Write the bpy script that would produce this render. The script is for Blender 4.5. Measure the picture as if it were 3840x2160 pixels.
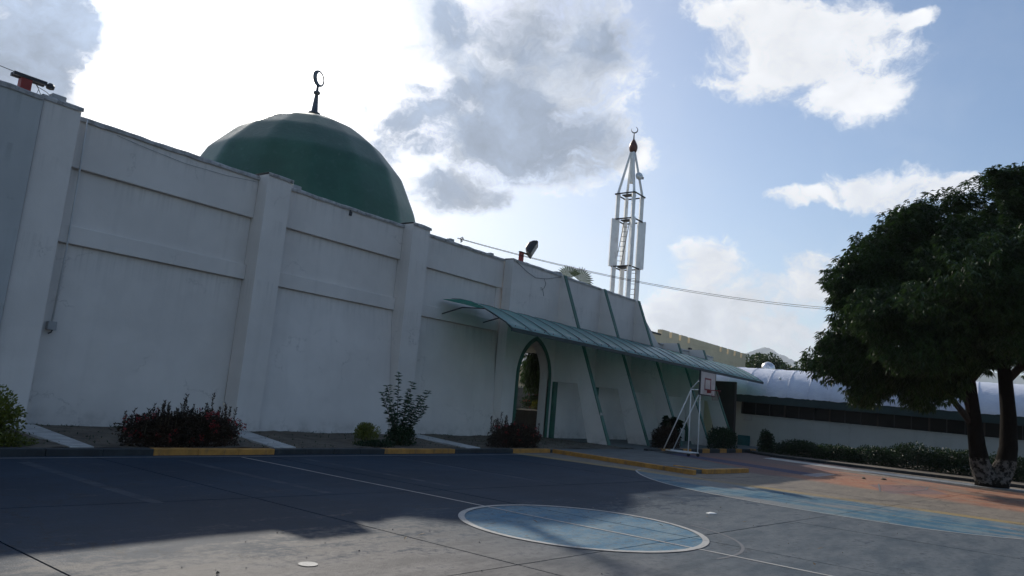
import bpy, bmesh, math, random
import numpy as np
from mathutils import Vector, Matrix, Quaternion

for o in list(bpy.data.objects):
    bpy.data.objects.remove(o)
SC = bpy.context.scene
COL = SC.collection
R = math.radians
random.seed(7)
RNG = np.random.default_rng(7)

# ------------------------------------------------------------------ camera
cam_d = bpy.data.cameras.new('camera')
cam = bpy.data.objects.new('camera', cam_d)
COL.objects.link(cam)
cam_d.sensor_fit = 'HORIZONTAL'
cam_d.sensor_width = 36.0
cam_d.lens = 25.81
cam_d.clip_start = 0.05
cam_d.clip_end = 30000
CR = ((0.596937, -0.172038, -0.783626), (-0.797704, -0.023001, -0.602611), (0.085648, 0.984822, -0.150966))
cam.matrix_world = Matrix.Translation((0, 0, 1.75)) @ Matrix(CR).to_4x4()
SC.camera = cam

# ------------------------------------------------------------------ sun, sky, exposure
SUN = Vector((0.9, 1.61, 1.0)).normalized()          # towards the sun
SUN_EL = math.asin(SUN.z)
SUN_AZ = math.atan2(SUN.x, SUN.y)
SUN_STRENGTH = 5.0
SKY_STRENGTH = 0.07
SC.view_settings.view_transform = 'Standard'
SC.view_settings.look = 'None'
SC.view_settings.gamma = 1.0
SC.view_settings.use_curve_mapping = False
SC.view_settings.exposure = -0.2
SC.render.engine = 'CYCLES'
SC.cycles.max_bounces = 8
SC.cycles.transparent_max_bounces = 12
SC.cycles.use_denoising = True
SC.cycles.sample_clamp_indirect = 6.0

sun_d = bpy.data.lights.new('sun', 'SUN')
sun_d.energy = SUN_STRENGTH
sun_d.angle = R(0.53)
sun_d.color = (1.0, 0.93, 0.82)
sun = bpy.data.objects.new('sun', sun_d)
COL.objects.link(sun)
sun.rotation_mode = 'QUATERNION'
sun.rotation_quaternion = SUN.to_track_quat('Z', 'Y')
sun.location = (40, 70, 60)


class X:
    """tiny expression builder over shader math nodes"""
    nt = None

    def __init__(s, v):
        s.v = v

    @staticmethod
    def m(op, *a, clamp=False):
        n = X.nt.nodes.new('ShaderNodeMath')
        n.operation = op
        n.use_clamp = clamp
        for i, q in enumerate(a):
            q = q.v if isinstance(q, X) else q
            if isinstance(q, (int, float)):
                n.inputs[i].default_value = q
            else:
                X.nt.links.new(q, n.inputs[i])
        return X(n.outputs[0])

    def __add__(s, o): return X.m('ADD', s, o)
    __radd__ = __add__
    def __sub__(s, o): return X.m('SUBTRACT', s, o)
    def __rsub__(s, o): return X.m('SUBTRACT', o, s)
    def __mul__(s, o): return X.m('MULTIPLY', s, o)
    __rmul__ = __mul__
    def __truediv__(s, o): return X.m('DIVIDE', s, o)
    def abs(s): return X.m('ABSOLUTE', s)
    def pow(s, e): return X.m('POWER', s, e)
    def exp(s): return X.m('EXPONENT', s)
    def max(s, o): return X.m('MAXIMUM', s, o)
    def min(s, o): return X.m('MINIMUM', s, o)
    def lt(s, o): return X.m('LESS_THAN', s, o)
    def gt(s, o): return X.m('GREATER_THAN', s, o)
    def clamp(s): return X.m('ADD', s, 0.0, clamp=True)

    def ss(s, a, b):          # smooth step from a to b
        n = X.nt.nodes.new('ShaderNodeMapRange')
        n.interpolation_type = 'SMOOTHSTEP'
        X.nt.links.new(s.v, n.inputs[0])
        n.inputs[1].default_value = a
        n.inputs[2].default_value = b
        n.inputs[3].default_value = 0
        n.inputs[4].default_value = 1
        return X(n.outputs[0])


def xnoise(vec, scale, detail=6, rough=.55, dist=0.0, w=None, out=0):
    n = X.nt.nodes.new('ShaderNodeTexNoise')
    n.noise_dimensions = '3D'
    X.nt.links.new(vec, n.inputs['Vector'])
    n.inputs['Scale'].default_value = scale
    n.inputs['Detail'].default_value = detail
    n.inputs['Roughness'].default_value = rough
    n.inputs['Distortion'].default_value = dist
    return X(n.outputs[out])


def xvec(op, a, b=None, scale=None):
    n = X.nt.nodes.new('ShaderNodeVectorMath')
    n.operation = op
    for i, q in enumerate((a, b)):
        if q is None:
            continue
        if isinstance(q, (tuple, list, Vector)):
            n.inputs[i].default_value = q
        else:
            X.nt.links.new(q, n.inputs[i])
    if scale is not None:
        if isinstance(scale, X):
            X.nt.links.new(scale.v, n.inputs['Scale'])
        else:
            n.inputs['Scale'].default_value = scale
    return n.outputs['Value'] if op in ('DOT_PRODUCT', 'LENGTH', 'DISTANCE') else n.outputs['Vector']


def xmix(f, a, b):
    n = X.nt.nodes.new('ShaderNodeMix')
    n.data_type = 'RGBA'
    if isinstance(f, X):
        X.nt.links.new(f.v, n.inputs[0])
    else:
        n.inputs[0].default_value = f
    for i, q in ((6, a), (7, b)):
        if isinstance(q, (tuple, list)):
            n.inputs[i].default_value = (*q[:3], 1)
        else:
            X.nt.links.new(q, n.inputs[i])
    return n.outputs[2]


world = bpy.data.worlds.new('World')
SC.world = world
world.use_nodes = True
wt = world.node_tree
wt.nodes.clear()
X.nt = wt
sky = wt.nodes.new('ShaderNodeTexSky')
sky.sky_type = 'NISHITA'
sky.sun_disc = False
sky.sun_elevation = SUN_EL
sky.sun_rotation = SUN_AZ
sky.altitude = 300
sky.air_density = 1.0
sky.dust_density = 1.2
sky.ozone_density = 1.6
tc = wt.nodes.new('ShaderNodeTexCoord')
DIR = tc.outputs['Generated']
sunang = X(xvec('DOT_PRODUCT', DIR, tuple(SUN)))         # cos of the angle to the sun
one_m = (1.0 - sunang).max(0.0)
# cumulus masses: direction, half sizes in radians across / up, underside greyness
CLOUDS = [
    ((0.6979, 0.5452, 0.4645), 0.1624, 0.0893, 0.85),
    ((0.7493, 0.4801, 0.4562), 0.0650, 0.0596, 0.5),
    ((0.6205, 0.6278, 0.4699), 0.1083, 0.0596, 0.55),
    ((0.7165, 0.5996, 0.3564), 0.1570, 0.0812, 1.0),
    ((0.7783, 0.5251, 0.3443), 0.0920, 0.0596, 0.9),
    ((0.6449, 0.6825, 0.3440), 0.1029, 0.0758, 0.85),
    ((0.7116, 0.6477, 0.2724), 0.0812, 0.0379, 0.8),
    ((0.7235, 0.5576, 0.4069), 0.1245, 0.0650, 0.8),
    ((0.8544, 0.2566, 0.4518), 0.1381, 0.0677, 0.22),
    ((0.8232, 0.3005, 0.4817), 0.0812, 0.0379, 0.1),
    ((0.8885, 0.2139, 0.4061), 0.0812, 0.0406, 0.2),
    ((0.8091, 0.3452, 0.4757), 0.0271, 0.0217, 0),
    ((0.8709, 0.1407, 0.4709), 0.0271, 0.0189, 0),
    ((0.9403, 0.1745, 0.2923), 0.0812, 0.0271, 0.25),
    ((0.9237, 0.2575, 0.2837), 0.0596, 0.0141, 0.1),
    ((0.9507, 0.1132, 0.2886), 0.0433, 0.0217, 0.3),
    ((0.9086, 0.3742, 0.1858), 0.0568, 0.0541, 0.3),
    ((0.9333, 0.3309, 0.1391), 0.0920, 0.0541, 0.4),
    ((0.9540, 0.2439, 0.1746), 0.0650, 0.0487, 0.3),
    ((0.9523, 0.2853, 0.1085), 0.1083, 0.0460, 0.35),
    ((0.9099, 0.3964, 0.1226), 0.0650, 0.0487, 0.35),
    ((0.2496, 0.9061, 0.3415), 0.0812, 0.1137, 1.6),
    ((0.2881, 0.8839, 0.3684), 0.0487, 0.0433, 0.35),
    ((0.2781, 0.9125, 0.2999), 0.0596, 0.0271, 0.7),
    ((0.8283, 0.4501, 0.3337), 0.0325, 0.0271, 0)]
warp = wt.nodes.new('ShaderNodeTexNoise')
wt.links.new(DIR, warp.inputs['Vector'])
warp.inputs['Scale'].default_value = 7
warp.inputs['Detail'].default_value = 5
warp.inputs['Roughness'].default_value = .6
wv = xvec('SUBTRACT', warp.outputs['Color'], (.5, .5, .5))
wv = xvec('SCALE', wv, scale=0.11)
D2 = xvec('ADD', DIR, wv)
field = None
grey = None
for (d, hu, hv, g) in CLOUDS:
    d = Vector(d)
    u = Vector((-d.y, d.x, 0)).normalized()
    v = d.cross(u).normalized()
    a = X(xvec('DOT_PRODUCT', D2, tuple(u / hu)))
    b = X(xvec('DOT_PRODUCT', D2, tuple(v / hv)))
    f = 1.0 - (a * a + b * b)
    fr = X(xvec('DOT_PRODUCT', D2, tuple(d)))
    f = f.max(-2.0) * fr.gt(0.3) - fr.lt(0.3) * 2.0
    field = f if field is None else X.m('SMOOTH_MAX', field, f, 0.25)
    if g > 0:
        gg = f.ss(-0.3, 0.5) * g
        grey = gg if grey is None else grey.max(gg)
upz = X(wt.nodes.new('ShaderNodeSeparateXYZ').outputs[2])
wt.links.new(DIR, upz.v.node.inputs[0])
elong = wt.nodes.new('ShaderNodeMapping')
elong.inputs['Scale'].default_value = (1, 1, 1.7)
wt.links.new(D2, elong.inputs[0])
fbm = xnoise(elong.outputs[0], 8.0, 12, .64)
fine = xnoise(elong.outputs[0], 34.0, 8, .62)
big = xnoise(elong.outputs[0], 2.6, 3, .5)
elsewhere = (big - 0.60) * 6.0                      # scattered clouds in the rest of the sky
dens = field.max(-1.0) * 0.72 + (fbm - 0.5) * 2.7 + (fine - 0.5) * 0.55
dens_e = elsewhere + (fbm - 0.5) * 2.0
cov = dens.ss(-0.06, 0.58)
cov_e = dens_e.ss(0.0, 0.5) * 0.7 * field.lt(-0.9)
veiln = xnoise(elong.outputs[0], 4.0, 7, .6)
low = (1.0 - upz).ss(0.55, 0.95)                      # thin bright veil towards the horizon
glow = X.exp(one_m * -52.0) * 0.85 + X.exp(one_m * -160.0) * 3.0
wide = X.exp(one_m * -7.0)
veil = (veiln.ss(0.45, 0.78) * (0.10 + 0.25 * low) + 0.02 + low * (0.05 + 0.5 * wide) + wide * 0.22 + glow * 0.75).min(0.95)
D3 = xvec('ADD', elong.outputs[0], tuple(SUN * 0.03))
emb = fbm - xnoise(D3, 8.0, 12, .64)                  # side of each billow turned to the sun
detail = xnoise(D2, 15.0, 8, .6)
core = dens.ss(-0.1, 1.5)                            # thick parts stand between us and the sun
billow = xnoise(D2, 5.0, 6, .55)
shade = (grey * (0.66 + 0.80 * core) * (1.0 + 1.5 * (billow - 0.5)) - emb * 0.9 * (0.3 + grey) + (detail - 0.5) * 0.45 * (0.2 + grey)).clamp()
WHITE = (17.5, 17.6, 17.8)
GREYC = (4.7, 5.8, 7.7)
lit = xmix(shade, WHITE, GREYC)
litv = xvec('SCALE', lit, scale=(1.0 + glow * 1.1 + (fine - 0.5) * 0.2 + ((billow - 0.5) * 1.3 + (detail - 0.5) * 0.7 + emb * 1.2) * (0.12 + grey * 0.8)).max(0.4))
veilv = xvec('SCALE', xmix(wide.clamp(), (11.0, 12.2, 13.8), (16.5, 16.4, 16.2)), scale=(1.0 + glow * 2.4))
hs = wt.nodes.new('ShaderNodeHueSaturation')
hs.inputs['Saturation'].default_value = 1.2
wt.links.new(sky.outputs[0], hs.inputs['Color'])
skyv = xvec('SCALE', hs.outputs[0], scale=2.08)
final = xmix(veil.clamp(), skyv, veilv)
final = xmix(cov.max(cov_e).clamp(), final, litv)
bg = wt.nodes.new('ShaderNodeBackground')
wt.links.new(final, bg.inputs[0])
bg.inputs[1].default_value = SKY_STRENGTH
wo = wt.nodes.new('ShaderNodeOutputWorld')
wt.links.new(bg.outputs[0], wo.inputs[0])
world.cycles.sampling_method = 'MANUAL'
world.cycles.sample_map_resolution = 1024

# ------------------------------------------------------------------ helpers
class MB:
    """collects faces for ONE mesh"""
    def __init__(s):
        s.v = []; s.f = []; s.smooth = False

    def add(s, vs, fs):
        k = len(s.v)
        s.v += [tuple(p) for p in vs]
        s.f += [tuple(i + k for i in f) for f in fs]
        return s

    def box(s, x0, x1, y0, y1, z0, z1):
        return s.add([(x0, y0, z0), (x1, y0, z0), (x1, y1, z0), (x0, y1, z0), (x0, y0, z1), (x1, y0, z1), (x1, y1, z1), (x0, y1, z1)],
                     [(0, 3, 2, 1), (4, 5, 6, 7), (0, 1, 5, 4), (1, 2, 6, 5), (2, 3, 7, 6), (3, 0, 4, 7)])

    def hexa(s, b, t):      # bottom quad, top quad (both counter-clockwise from above)
        return s.add(list(b) + list(t), [(0, 3, 2, 1), (4, 5, 6, 7), (0, 1, 5, 4), (1, 2, 6, 5), (2, 3, 7, 6), (3, 0, 4, 7)])

    def prism(s, poly, vec):   # poly: list of 3d points, extruded by vec
        n = len(poly); vec = Vector(vec)
        a = [Vector(p) for p in poly]; b = [p + vec for p in a]
        fs = [tuple(range(n))[::-1], tuple(range(n, 2 * n))]
        for i in range(n):
            j = (i + 1) % n
            fs.append((i, j, n + j, n + i))
        return s.add(a + b, fs)

    def tube(s, pts, r, n=8, caps=True):
        pts = [Vector(p) for p in pts]
        if not isinstance(r, (list, tuple)):
            r = [r] * len(pts)
        k = len(s.v); ref = None
        for i, p in enumerate(pts):
            t = (pts[min(i + 1, len(pts) - 1)] - pts[max(i - 1, 0)]).normalized()
            if ref is None:
                ref = Vector((0, 0, 1)) if abs(t.z) < .9 else Vector((1, 0, 0))
            a = t.cross(ref).normalized(); b = a.cross(t).normalized(); ref = b
            for j in range(n):
                w = 2 * math.pi * j / n
                s.v.append(tuple(p + (a * math.cos(w) + b * math.sin(w)) * r[i]))
        for i in range(len(pts) - 1):
            for j in range(n):
                q = (j + 1) % n
                s.f.append((k + i * n + j, k + i * n + q, k + (i + 1) * n + q, k + (i + 1) * n + j))
        if caps:
            s.f.append(tuple(k + j for j in range(n))[::-1])
            e = k + (len(pts) - 1) * n
            s.f.append(tuple(e + j for j in range(n)))
        return s

    def lathe(s, prof, c=(0, 0, 0), n=16, jitter=0.0, seed=0):
        k = len(s.v); rr = random.Random(seed)
        for (r, z) in prof:
            for j in range(n):
                w = 2 * math.pi * (j + .5) / n
                q = r * (1 + rr.uniform(-jitter, jitter))
                s.v.append((c[0] + q * math.cos(w), c[1] + q * math.sin(w), c[2] + z))
        for i in range(len(prof) - 1):
            for j in range(n):
                q = (j + 1) % n
                s.f.append((k + i * n + j, k + i * n + q, k + (i + 1) * n + q, k + (i + 1) * n + j))
        s.f.append(tuple(k + j for j in range(n))[::-1])
        e = k + (len(prof) - 1) * n
        s.f.append(tuple(e + j for j in range(n)))
        return s

    def build(s, name, m, parent=None, bevel=0, smooth=False):
        me = bpy.data.meshes.new(name)
        me.from_pydata(s.v, [], s.f)
        return link_mesh(name, me, m, parent, bevel, smooth)


def link_mesh(name, me, m, parent=None, bevel=0, smooth=False):
    if isinstance(m, (list, tuple)):
        for q in m:
            me.materials.append(q)
    elif m:
        me.materials.append(m)
    if smooth:
        me.polygons.foreach_set('use_smooth', [True] * len(me.polygons))
    o = bpy.data.objects.new(name, me)
    COL.objects.link(o)
    if parent is not None:
        o.parent = parent
        ch = []; r = parent
        while r is not None:
            ch.append(r); r = r.parent
        if not any(q.get('local') for q in ch):
            w = Matrix.Identity(4)
            # every mesh is written in world coordinates; undo the moves of the chain above
            for r in ch[::-1]:
                w = w @ r.matrix_parent_inverse @ r.matrix_basis if r.parent else r.matrix_basis.copy()
            o.matrix_parent_inverse = w.inverted()
    if bevel:
        b = o.modifiers.new('bevel', 'BEVEL')
        b.width = bevel; b.segments = 1; b.limit_method = 'ANGLE'; b.angle_limit = R(40)
    return o


def thing(name, label, cat, loc=(0, 0, 0), group=None, rz=0, local=False):
    o = bpy.data.objects.new(name, None)
    COL.objects.link(o)
    o.location = loc
    o.rotation_euler = (0, 0, rz)
    o.empty_display_size = .2
    if local:
        o['local'] = 1
    return tag(o, label, cat, group)


def tag(o, label, cat, group=None):
    o['label'] = label; o['category'] = cat
    if group:
        o['group'] = group
    return o


def struct(o):
    o['kind'] = 'structure'
    return o


def stuff(o):
    o['kind'] = 'stuff'
    return o


def smooth_obj(o):
    o.data.polygons.foreach_set('use_smooth', [True] * len(o.data.polygons))
    return o


# ------------------------------------------------------------------ materials
def newmat(name):
    m = bpy.data.materials.new(name)
    m.use_nodes = True
    X.nt = m.node_tree
    p = m.node_tree.nodes['Principled BSDF']
    return m, p


def pos():
    g = X.nt.nodes.new('ShaderNodeNewGeometry')
    return g.outputs['Position']


def scaled(vec, sx, sy, sz):
    n = X.nt.nodes.new('ShaderNodeMapping')
    n.inputs['Scale'].default_value = (sx, sy, sz)
    X.nt.links.new(vec, n.inputs[0])
    return n.outputs[0]


def setin(p, name, val):
    if isinstance(val, X):
        val = val.v
    if isinstance(val, (int, float)):
        p.inputs[name].default_value = val
    elif isinstance(val, (tuple, list)):
        p.inputs[name].default_value = (*val[:3], 1)
    else:
        X.nt.links.new(val, p.inputs[name])


def addbump(p, h, strength=.3, dist=.02):
    b = X.nt.nodes.new('ShaderNodeBump')
    b.inputs['Strength'].default_value = strength
    b.inputs['Distance'].default_value = dist
    X.nt.links.new(h.v if isinstance(h, X) else h, b.inputs['Height'])
    X.nt.links.new(b.outputs[0], p.inputs['Normal'])


def tint(c, k):
    return tuple(min(1, q * k) for q in c)


def mat(name, col, rough=.6, var=.14, vs=2.0, bump=.15, bs=40.0, spec=.4, metal=0.0, dirt=None, dirt_amt=.5, vstretch=1.0):
    m, p = newmat(name)
    P = pos()
    n1 = xnoise(scaled(P, 1, 1, vstretch), vs, 6, .6)
    c = xmix(n1.ss(.3, .7), tint(col, 1 - var), tint(col, 1 + var))
    n2 = xnoise(P, bs, 4, .6)
    c = xmix((n2 - .45) * .6, c, tint(col, .7))
    if dirt:
        n3 = xnoise(scaled(P, 1, 1, .35), vs * 1.7, 8, .65)
        c = xmix(n3.ss(.5, .72) * dirt_amt, c, dirt)
    setin(p, 'Base Color', c)
    setin(p, 'Roughness', (n1 - .5) * .2 + rough)
    setin(p, 'Specular IOR Level', spec)
    setin(p, 'Metallic', metal)
    if bump:
        addbump(p, n2, bump, .01)
    return m


def wallmat(name, col, streak=(.42, .42, .40), amt=.16):
    """painted render: trowel relief, rain streaks, a grimy foot"""
    m, p = newmat(name)
    P = pos()
    big = xnoise(P, .55, 5, .6)
    c = xmix(big.ss(.3, .75), tint(col, .93), tint(col, 1.05))
    st = xnoise(scaled(P, 2.6, 2.6, .10), 1.0, 7, .62)
    c = xmix(st.ss(.52, .78) * amt, c, streak)
    sp = xnoise(P, 5.0, 8, .7)
    c = xmix(sp.ss(.66, .8) * amt, c, tint(streak, .8))
    sep = X.nt.nodes.new('ShaderNodeSeparateXYZ')
    X.nt.links.new(P, sep.inputs[0])
    zz = X(sep.outputs[2])
    # drips under the ledges and the wall head
    drip = xnoise(scaled(P, 9.0, 9.0, .22), 1.0, 6, .66)
    under = None
    for zl, ln in ((8.12, .9), (6.8, .75), (4.8, 1.1)):
        t = (zl - zz)
        g = t.gt(0.0) * (1.0 - t.ss(0.0, ln))
        under = g if under is None else under.max(g)
    c = xmix(under * drip.ss(.46, .68) * amt * 1.3, c, tint(streak, .62))
    patch = xnoise(scaled(P, .7, .7, 1.1), .9, 2, .4)
    c = xmix(patch.ss(.58, .60) * .10, c, tint(col, 1.18))
    vor = X.nt.nodes.new('ShaderNodeTexVoronoi'); vor.feature = 'DISTANCE_TO_EDGE'
    vor.inputs['Scale'].default_value = .55
    wob = xvec('ADD', P, xvec('SCALE', xvec('SUBTRACT', xnoise(P, 1.6, 6, .7, out=1).v, (.5, .5, .5)), scale=1.1))
    X.nt.links.new(wob, vor.inputs['Vector'])
    crack = X(vor.outputs['Distance']).lt(.006) * xnoise(P, .5, 2, .5).ss(.52, .6)
    c = xmix(crack * .35, c, tint(streak, .5))
    foot = (1.0 - zz.ss(.05, .75)) * xnoise(P, 2.2, 6, .65).ss(.38, .7)
    c = xmix(foot * .55, c, (.23, .21, .18))
    setin(p, 'Base Color', c)
    setin(p, 'Roughness', .78)
    setin(p, 'Specular IOR Level', .25)
    fine = xnoise(P, 26, 5, .6) * .6 + xnoise(P, 3.0, 3, .5) * 1.6
    addbump(p, fine, .35, .012)
    return m


def leafmat(name, dark, light, rough=.42, trans=.22, spec=.5):
    m, p = newmat(name)
    g = X.nt.nodes.new('ShaderNodeNewGeometry')
    rnd = X(g.outputs['Random Per Island'])
    patch = xnoise(g.outputs['Position'], 1.1, 3, .5)
    f = (rnd * .65 + patch.ss(.3, .7) * .45).clamp()
    c = xmix(f, dark, light)
    setin(p, 'Base Color', c)
    setin(p, 'Roughness', rough)
    setin(p, 'Specular IOR Level', spec)
    t = X.nt.nodes.new('ShaderNodeBsdfTranslucent')
    tcol = xmix(.5, c, tint(light, 1.4))
    X.nt.links.new(tcol, t.inputs[0])
    mx = X.nt.nodes.new('ShaderNodeMixShader')
    mx.inputs[0].default_value = trans
    X.nt.links.new(p.outputs[0], mx.inputs[1])
    X.nt.links.new(t.outputs[0], mx.inputs[2])
    X.nt.links.new(mx.outputs[0], m.node_tree.nodes['Material Output'].inputs[0])
    return m


M = {}
M['wall'] = wallmat('white_render', (.66, .615, .575), (.38, .355, .33))
M['wall_side'] = wallmat('darkened_side_render', (.42, .425, .42), (.28, .285, .28), .2)  # wall render with vignette darkening put into its colour
M['cream'] = wallmat('cream_render', (.66, .56, .38), (.4, .32, .2), .3)
M['hall'] = wallmat('hall_render', (.40, .40, .375), (.24, .23, .2), .35)
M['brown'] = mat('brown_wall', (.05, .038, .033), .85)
M['trim'] = mat('green_trim', (.022, .10, .066), .5, var=.2, dirt=(.14, .2, .16), dirt_amt=.35)
M['coping'] = mat('coping', (.36, .35, .34), .5, var=.35, vs=4, dirt=(.06, .06, .06), dirt_amt=.7)
M['roofslab'] = mat('roof_slab', (.3, .3, .3), .9)
M['white_metal'] = mat('white_metal', (.82, .82, .81), .45, var=.08, dirt=(.35, .24, .16), dirt_amt=.3)
M['dark_metal'] = mat('dark_metal', (.035, .036, .04), .5, metal=.3)
M['finial'] = mat('finial_metal', (.09, .10, .11), .38, metal=.6, var=.3)
M['copper'] = mat('copper_ball', (.12, .05, .04), .4, metal=.4, var=.35, dirt=(.05, .03, .03))
M['red_post'] = mat('red_post', (.24, .025, .02), .55, var=.2)
M['yellow'] = mat('yellow_kerb', (.42, .205, .045), .75, var=.22, vs=3, dirt=(.13, .09, .06), dirt_amt=.75, bump=.4, bs=18)
M['black'] = mat('black_kerb', (.022, .028, .032), .7, var=.3, vs=3, dirt=(.07, .07, .065), dirt_amt=.5, bump=.4, bs=18)
M['concrete'] = mat('concrete', (.42, .41, .385), .85, var=.2, vs=2.5, dirt=(.16, .15, .13), bump=.5, bs=22)
M['soil'] = mat('soil', (.105, .085, .062), .95, var=.4, vs=2.2, dirt=(.05, .05, .03), bump=1.0, bs=14)
M['earth'] = mat('earth', (.12, .12, .07), .95, var=.3, vs=.4, bump=.6, bs=6)
M['grey_box'] = mat('grey_box', (.33, .33, .33), .6)
M['pipe'] = mat('pipe', (.55, .55, .55), .55, dirt=(.2, .2, .2))
M['cable'] = mat('cable', (.03, .03, .03), .6)
M['teal'] = mat('teal_paint', (.02, .10, .11), .5)
M['teal_dark'] = mat('fascia_paint', (.012, .034, .034), .55)
M['bark'] = mat('bark', (.026, .019, .015), .9, var=.35, vs=5, vstretch=.3, bump=1.0, bs=16)
M['stem'] = mat('stem', (.10, .08, .045), .8)
M['rubber'] = mat('rubber', (.02, .02, .02), .7)
M['board'] = mat('board_paint', (.74, .68, .66), .5, dirt=(.4, .33, .3), dirt_amt=.3)
M['board_red'] = mat('board_red', (.28, .04, .045), .5)
M['litter'] = mat('litter', (.75, .74, .70), .7)
M['tank'] = mat('tank_metal', (.75, .72, .72), .28, metal=.85, bump=.05)
M['mountain'] = mat('mountain_forest', (.055, .085, .05), 1.0, var=.35, vs=.006, bump=0)
M['gravel'] = mat('pebble', (.22, .2, .19), .9, var=.4)
M['leaf_mango'] = leafmat('mango_leaf', (.006, .016, .006), (.046, .090, .020), .42, .16, .3)
M['leaf_bush'] = leafmat('bush_leaf', (.006, .015, .007), (.026, .055, .018), .5, .18, .3)
M['leaf_ixora'] = leafmat('ixora_leaf', (.010, .011, .007), (.052, .030, .018), .5, .18, .25)
M['leaf_lime'] = leafmat('lime_leaf', (.035, .06, .008), (.16, .17, .018), .5, .25)
M['leaf_sap'] = leafmat('sapling_leaf', (.02, .05, .026), (.07, .14, .07), .45)
M['leaf_far'] = leafmat('far_leaf', (.016, .032, .014), (.06, .10, .035), .5)
M['leaf_palm'] = leafmat('palm_leaf', (.02, .04, .014), (.06, .09, .03), .6, .12, .1)
M['dry_leaf'] = leafmat('dry_leaf', (.05, .03, .015), (.20, .13, .06), .7, .1)
M['petal'] = leafmat('red_petal', (.16, .008, .012), (.30, .03, .03), .5, .2)

# glossy green dome paint with sun-bleached patches
m, p = newmat('dome_paint'); P = pos()
n1 = xnoise(P, .45, 5, .6); n2 = xnoise(P, 3.2, 8, .68)
c = xmix(n1.ss(.3, .7), (.011, .068, .040), (.021, .098, .060))
c = xmix(n2.ss(.52, .78) * .5, c, (.07, .14, .115))
st = xnoise(scaled(P, 1.6, 1.6, .25), 1.2, 6, .6)
c = xmix(st.ss(.55, .8) * .5, c, (.012, .05, .038))
c = xmix(xnoise(scaled(P, 2.2, 2.2, .18), 1.0, 7, .66).ss(.6, .8) * .45, c, (.13, .19, .16))
setin(p, 'Base Color', c); setin(p, 'Roughness', n2 * .2 + .34); setin(p, 'Specular IOR Level', .5)
addbump(p, n2 + n1 * 3.0, .3, .05)
M['dome'] = m

# translucent green-blue polycarbonate
m, p = newmat('polycarbonate'); P = pos()
n1 = xnoise(scaled(P, 3.0, .4, .4), 1.5, 6, .6)
c = xmix(n1.ss(.3, .75), (.44, .54, .55), (.56, .64, .65))
setin(p, 'Base Color', c); setin(p, 'Roughness', .25); setin(p, 'Specular IOR Level', .8)
addbump(p, n1, .2, .02)
t = X.nt.nodes.new('ShaderNodeBsdfTranslucent'); t.inputs[0].default_value = (.04, .70, .56, 1)
mx = X.nt.nodes.new('ShaderNodeMixShader'); mx.inputs[0].default_value = .58
X.nt.links.new(p.outputs[0], mx.inputs[1]); X.nt.links.new(t.outputs[0], mx.inputs[2])
X.nt.links.new(mx.outputs[0], m.node_tree.nodes['Material Output'].inputs[0])
M['poly'] = m

# white tarpaulin
m, p = newmat('tarpaulin'); P = pos()
n1 = xnoise(P, 1.3, 7, .62); n2 = xnoise(scaled(P, 1, 1, 3), 4.5, 6, .6, .8)
c = xmix(n1.ss(.35, .75), (.60, .62, .70), (.72, .73, .78))
c = xmix(n2.ss(.6, .8) * .3, c, (.45, .48, .58))
setin(p, 'Base Color', c); setin(p, 'Roughness', .5)
addbump(p, n2 + n1, .5, .06)
M['tarp'] = m

# dark glass
m, p = newmat('dark_glass')
setin(p, 'Base Color', (.008, .009, .009)); setin(p, 'Roughness', .3); setin(p, 'Specular IOR Level', .12)
M['glass'] = m
m, p = newmat('lamp_glass')
setin(p, 'Base Color', (.34, .35, .37)); setin(p, 'Roughness', .25)
M['lamp_glass'] = m

# limewashed foot of the trunk, flaking off the bark
m, p = newmat('limewash_bark'); P = pos()
n1 = xnoise(P, 6.0, 8, .7); n2 = xnoise(scaled(P, 1, 1, .35), 14, 5, .6)
sep = X.nt.nodes.new('ShaderNodeSeparateXYZ'); X.nt.links.new(P, sep.inputs[0]); zz = X(sep.outputs[2])
edge = zz + (n1 - .5) * .5
mask = edge.lt(1.1) * n1.ss(.42, .56) * (zz + (n1 - .5) * .9).gt(.18)
bark = xmix(n2, (.005, .0036, .003), (.015, .011, .008))
c = xmix(mask * .8, bark, (.17, .15, .135))
setin(p, 'Base Color', c); setin(p, 'Roughness', .95); setin(p, 'Specular IOR Level', .1); addbump(p, n2 + n1, .9, .04)
M['trunk'] = m

# paint on the court, read from where it lies on the ground
m, p = newmat('court_paint'); P = pos()
sep = X.nt.nodes.new('ShaderNodeSeparateXYZ'); X.nt.links.new(P, sep.inputs[0])
px, py = X(sep.outputs[0]), X(sep.outputs[1])
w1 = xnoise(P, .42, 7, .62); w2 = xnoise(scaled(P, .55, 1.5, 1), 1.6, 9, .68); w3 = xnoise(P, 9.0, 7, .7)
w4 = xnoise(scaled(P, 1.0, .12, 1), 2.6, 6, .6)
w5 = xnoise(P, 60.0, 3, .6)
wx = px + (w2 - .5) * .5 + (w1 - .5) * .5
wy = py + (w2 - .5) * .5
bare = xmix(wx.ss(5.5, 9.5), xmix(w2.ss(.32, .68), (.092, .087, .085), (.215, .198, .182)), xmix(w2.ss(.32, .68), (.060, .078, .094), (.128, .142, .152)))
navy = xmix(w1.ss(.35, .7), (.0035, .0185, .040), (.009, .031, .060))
# navy coat amount: building shade painted in towards the kerb, plus random scuffing
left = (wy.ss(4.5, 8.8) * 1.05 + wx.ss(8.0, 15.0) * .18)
coat_shade = (left + (w2 - .5) * 2.2 + (w3 - .5) * 1.3).ss(.25, .85)
c = xmix(coat_shade * .93, bare, navy)
# lighter scuff trails
c = xmix(w4.ss(.60, .78) * .22, c, (.12, .12, .125))
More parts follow.
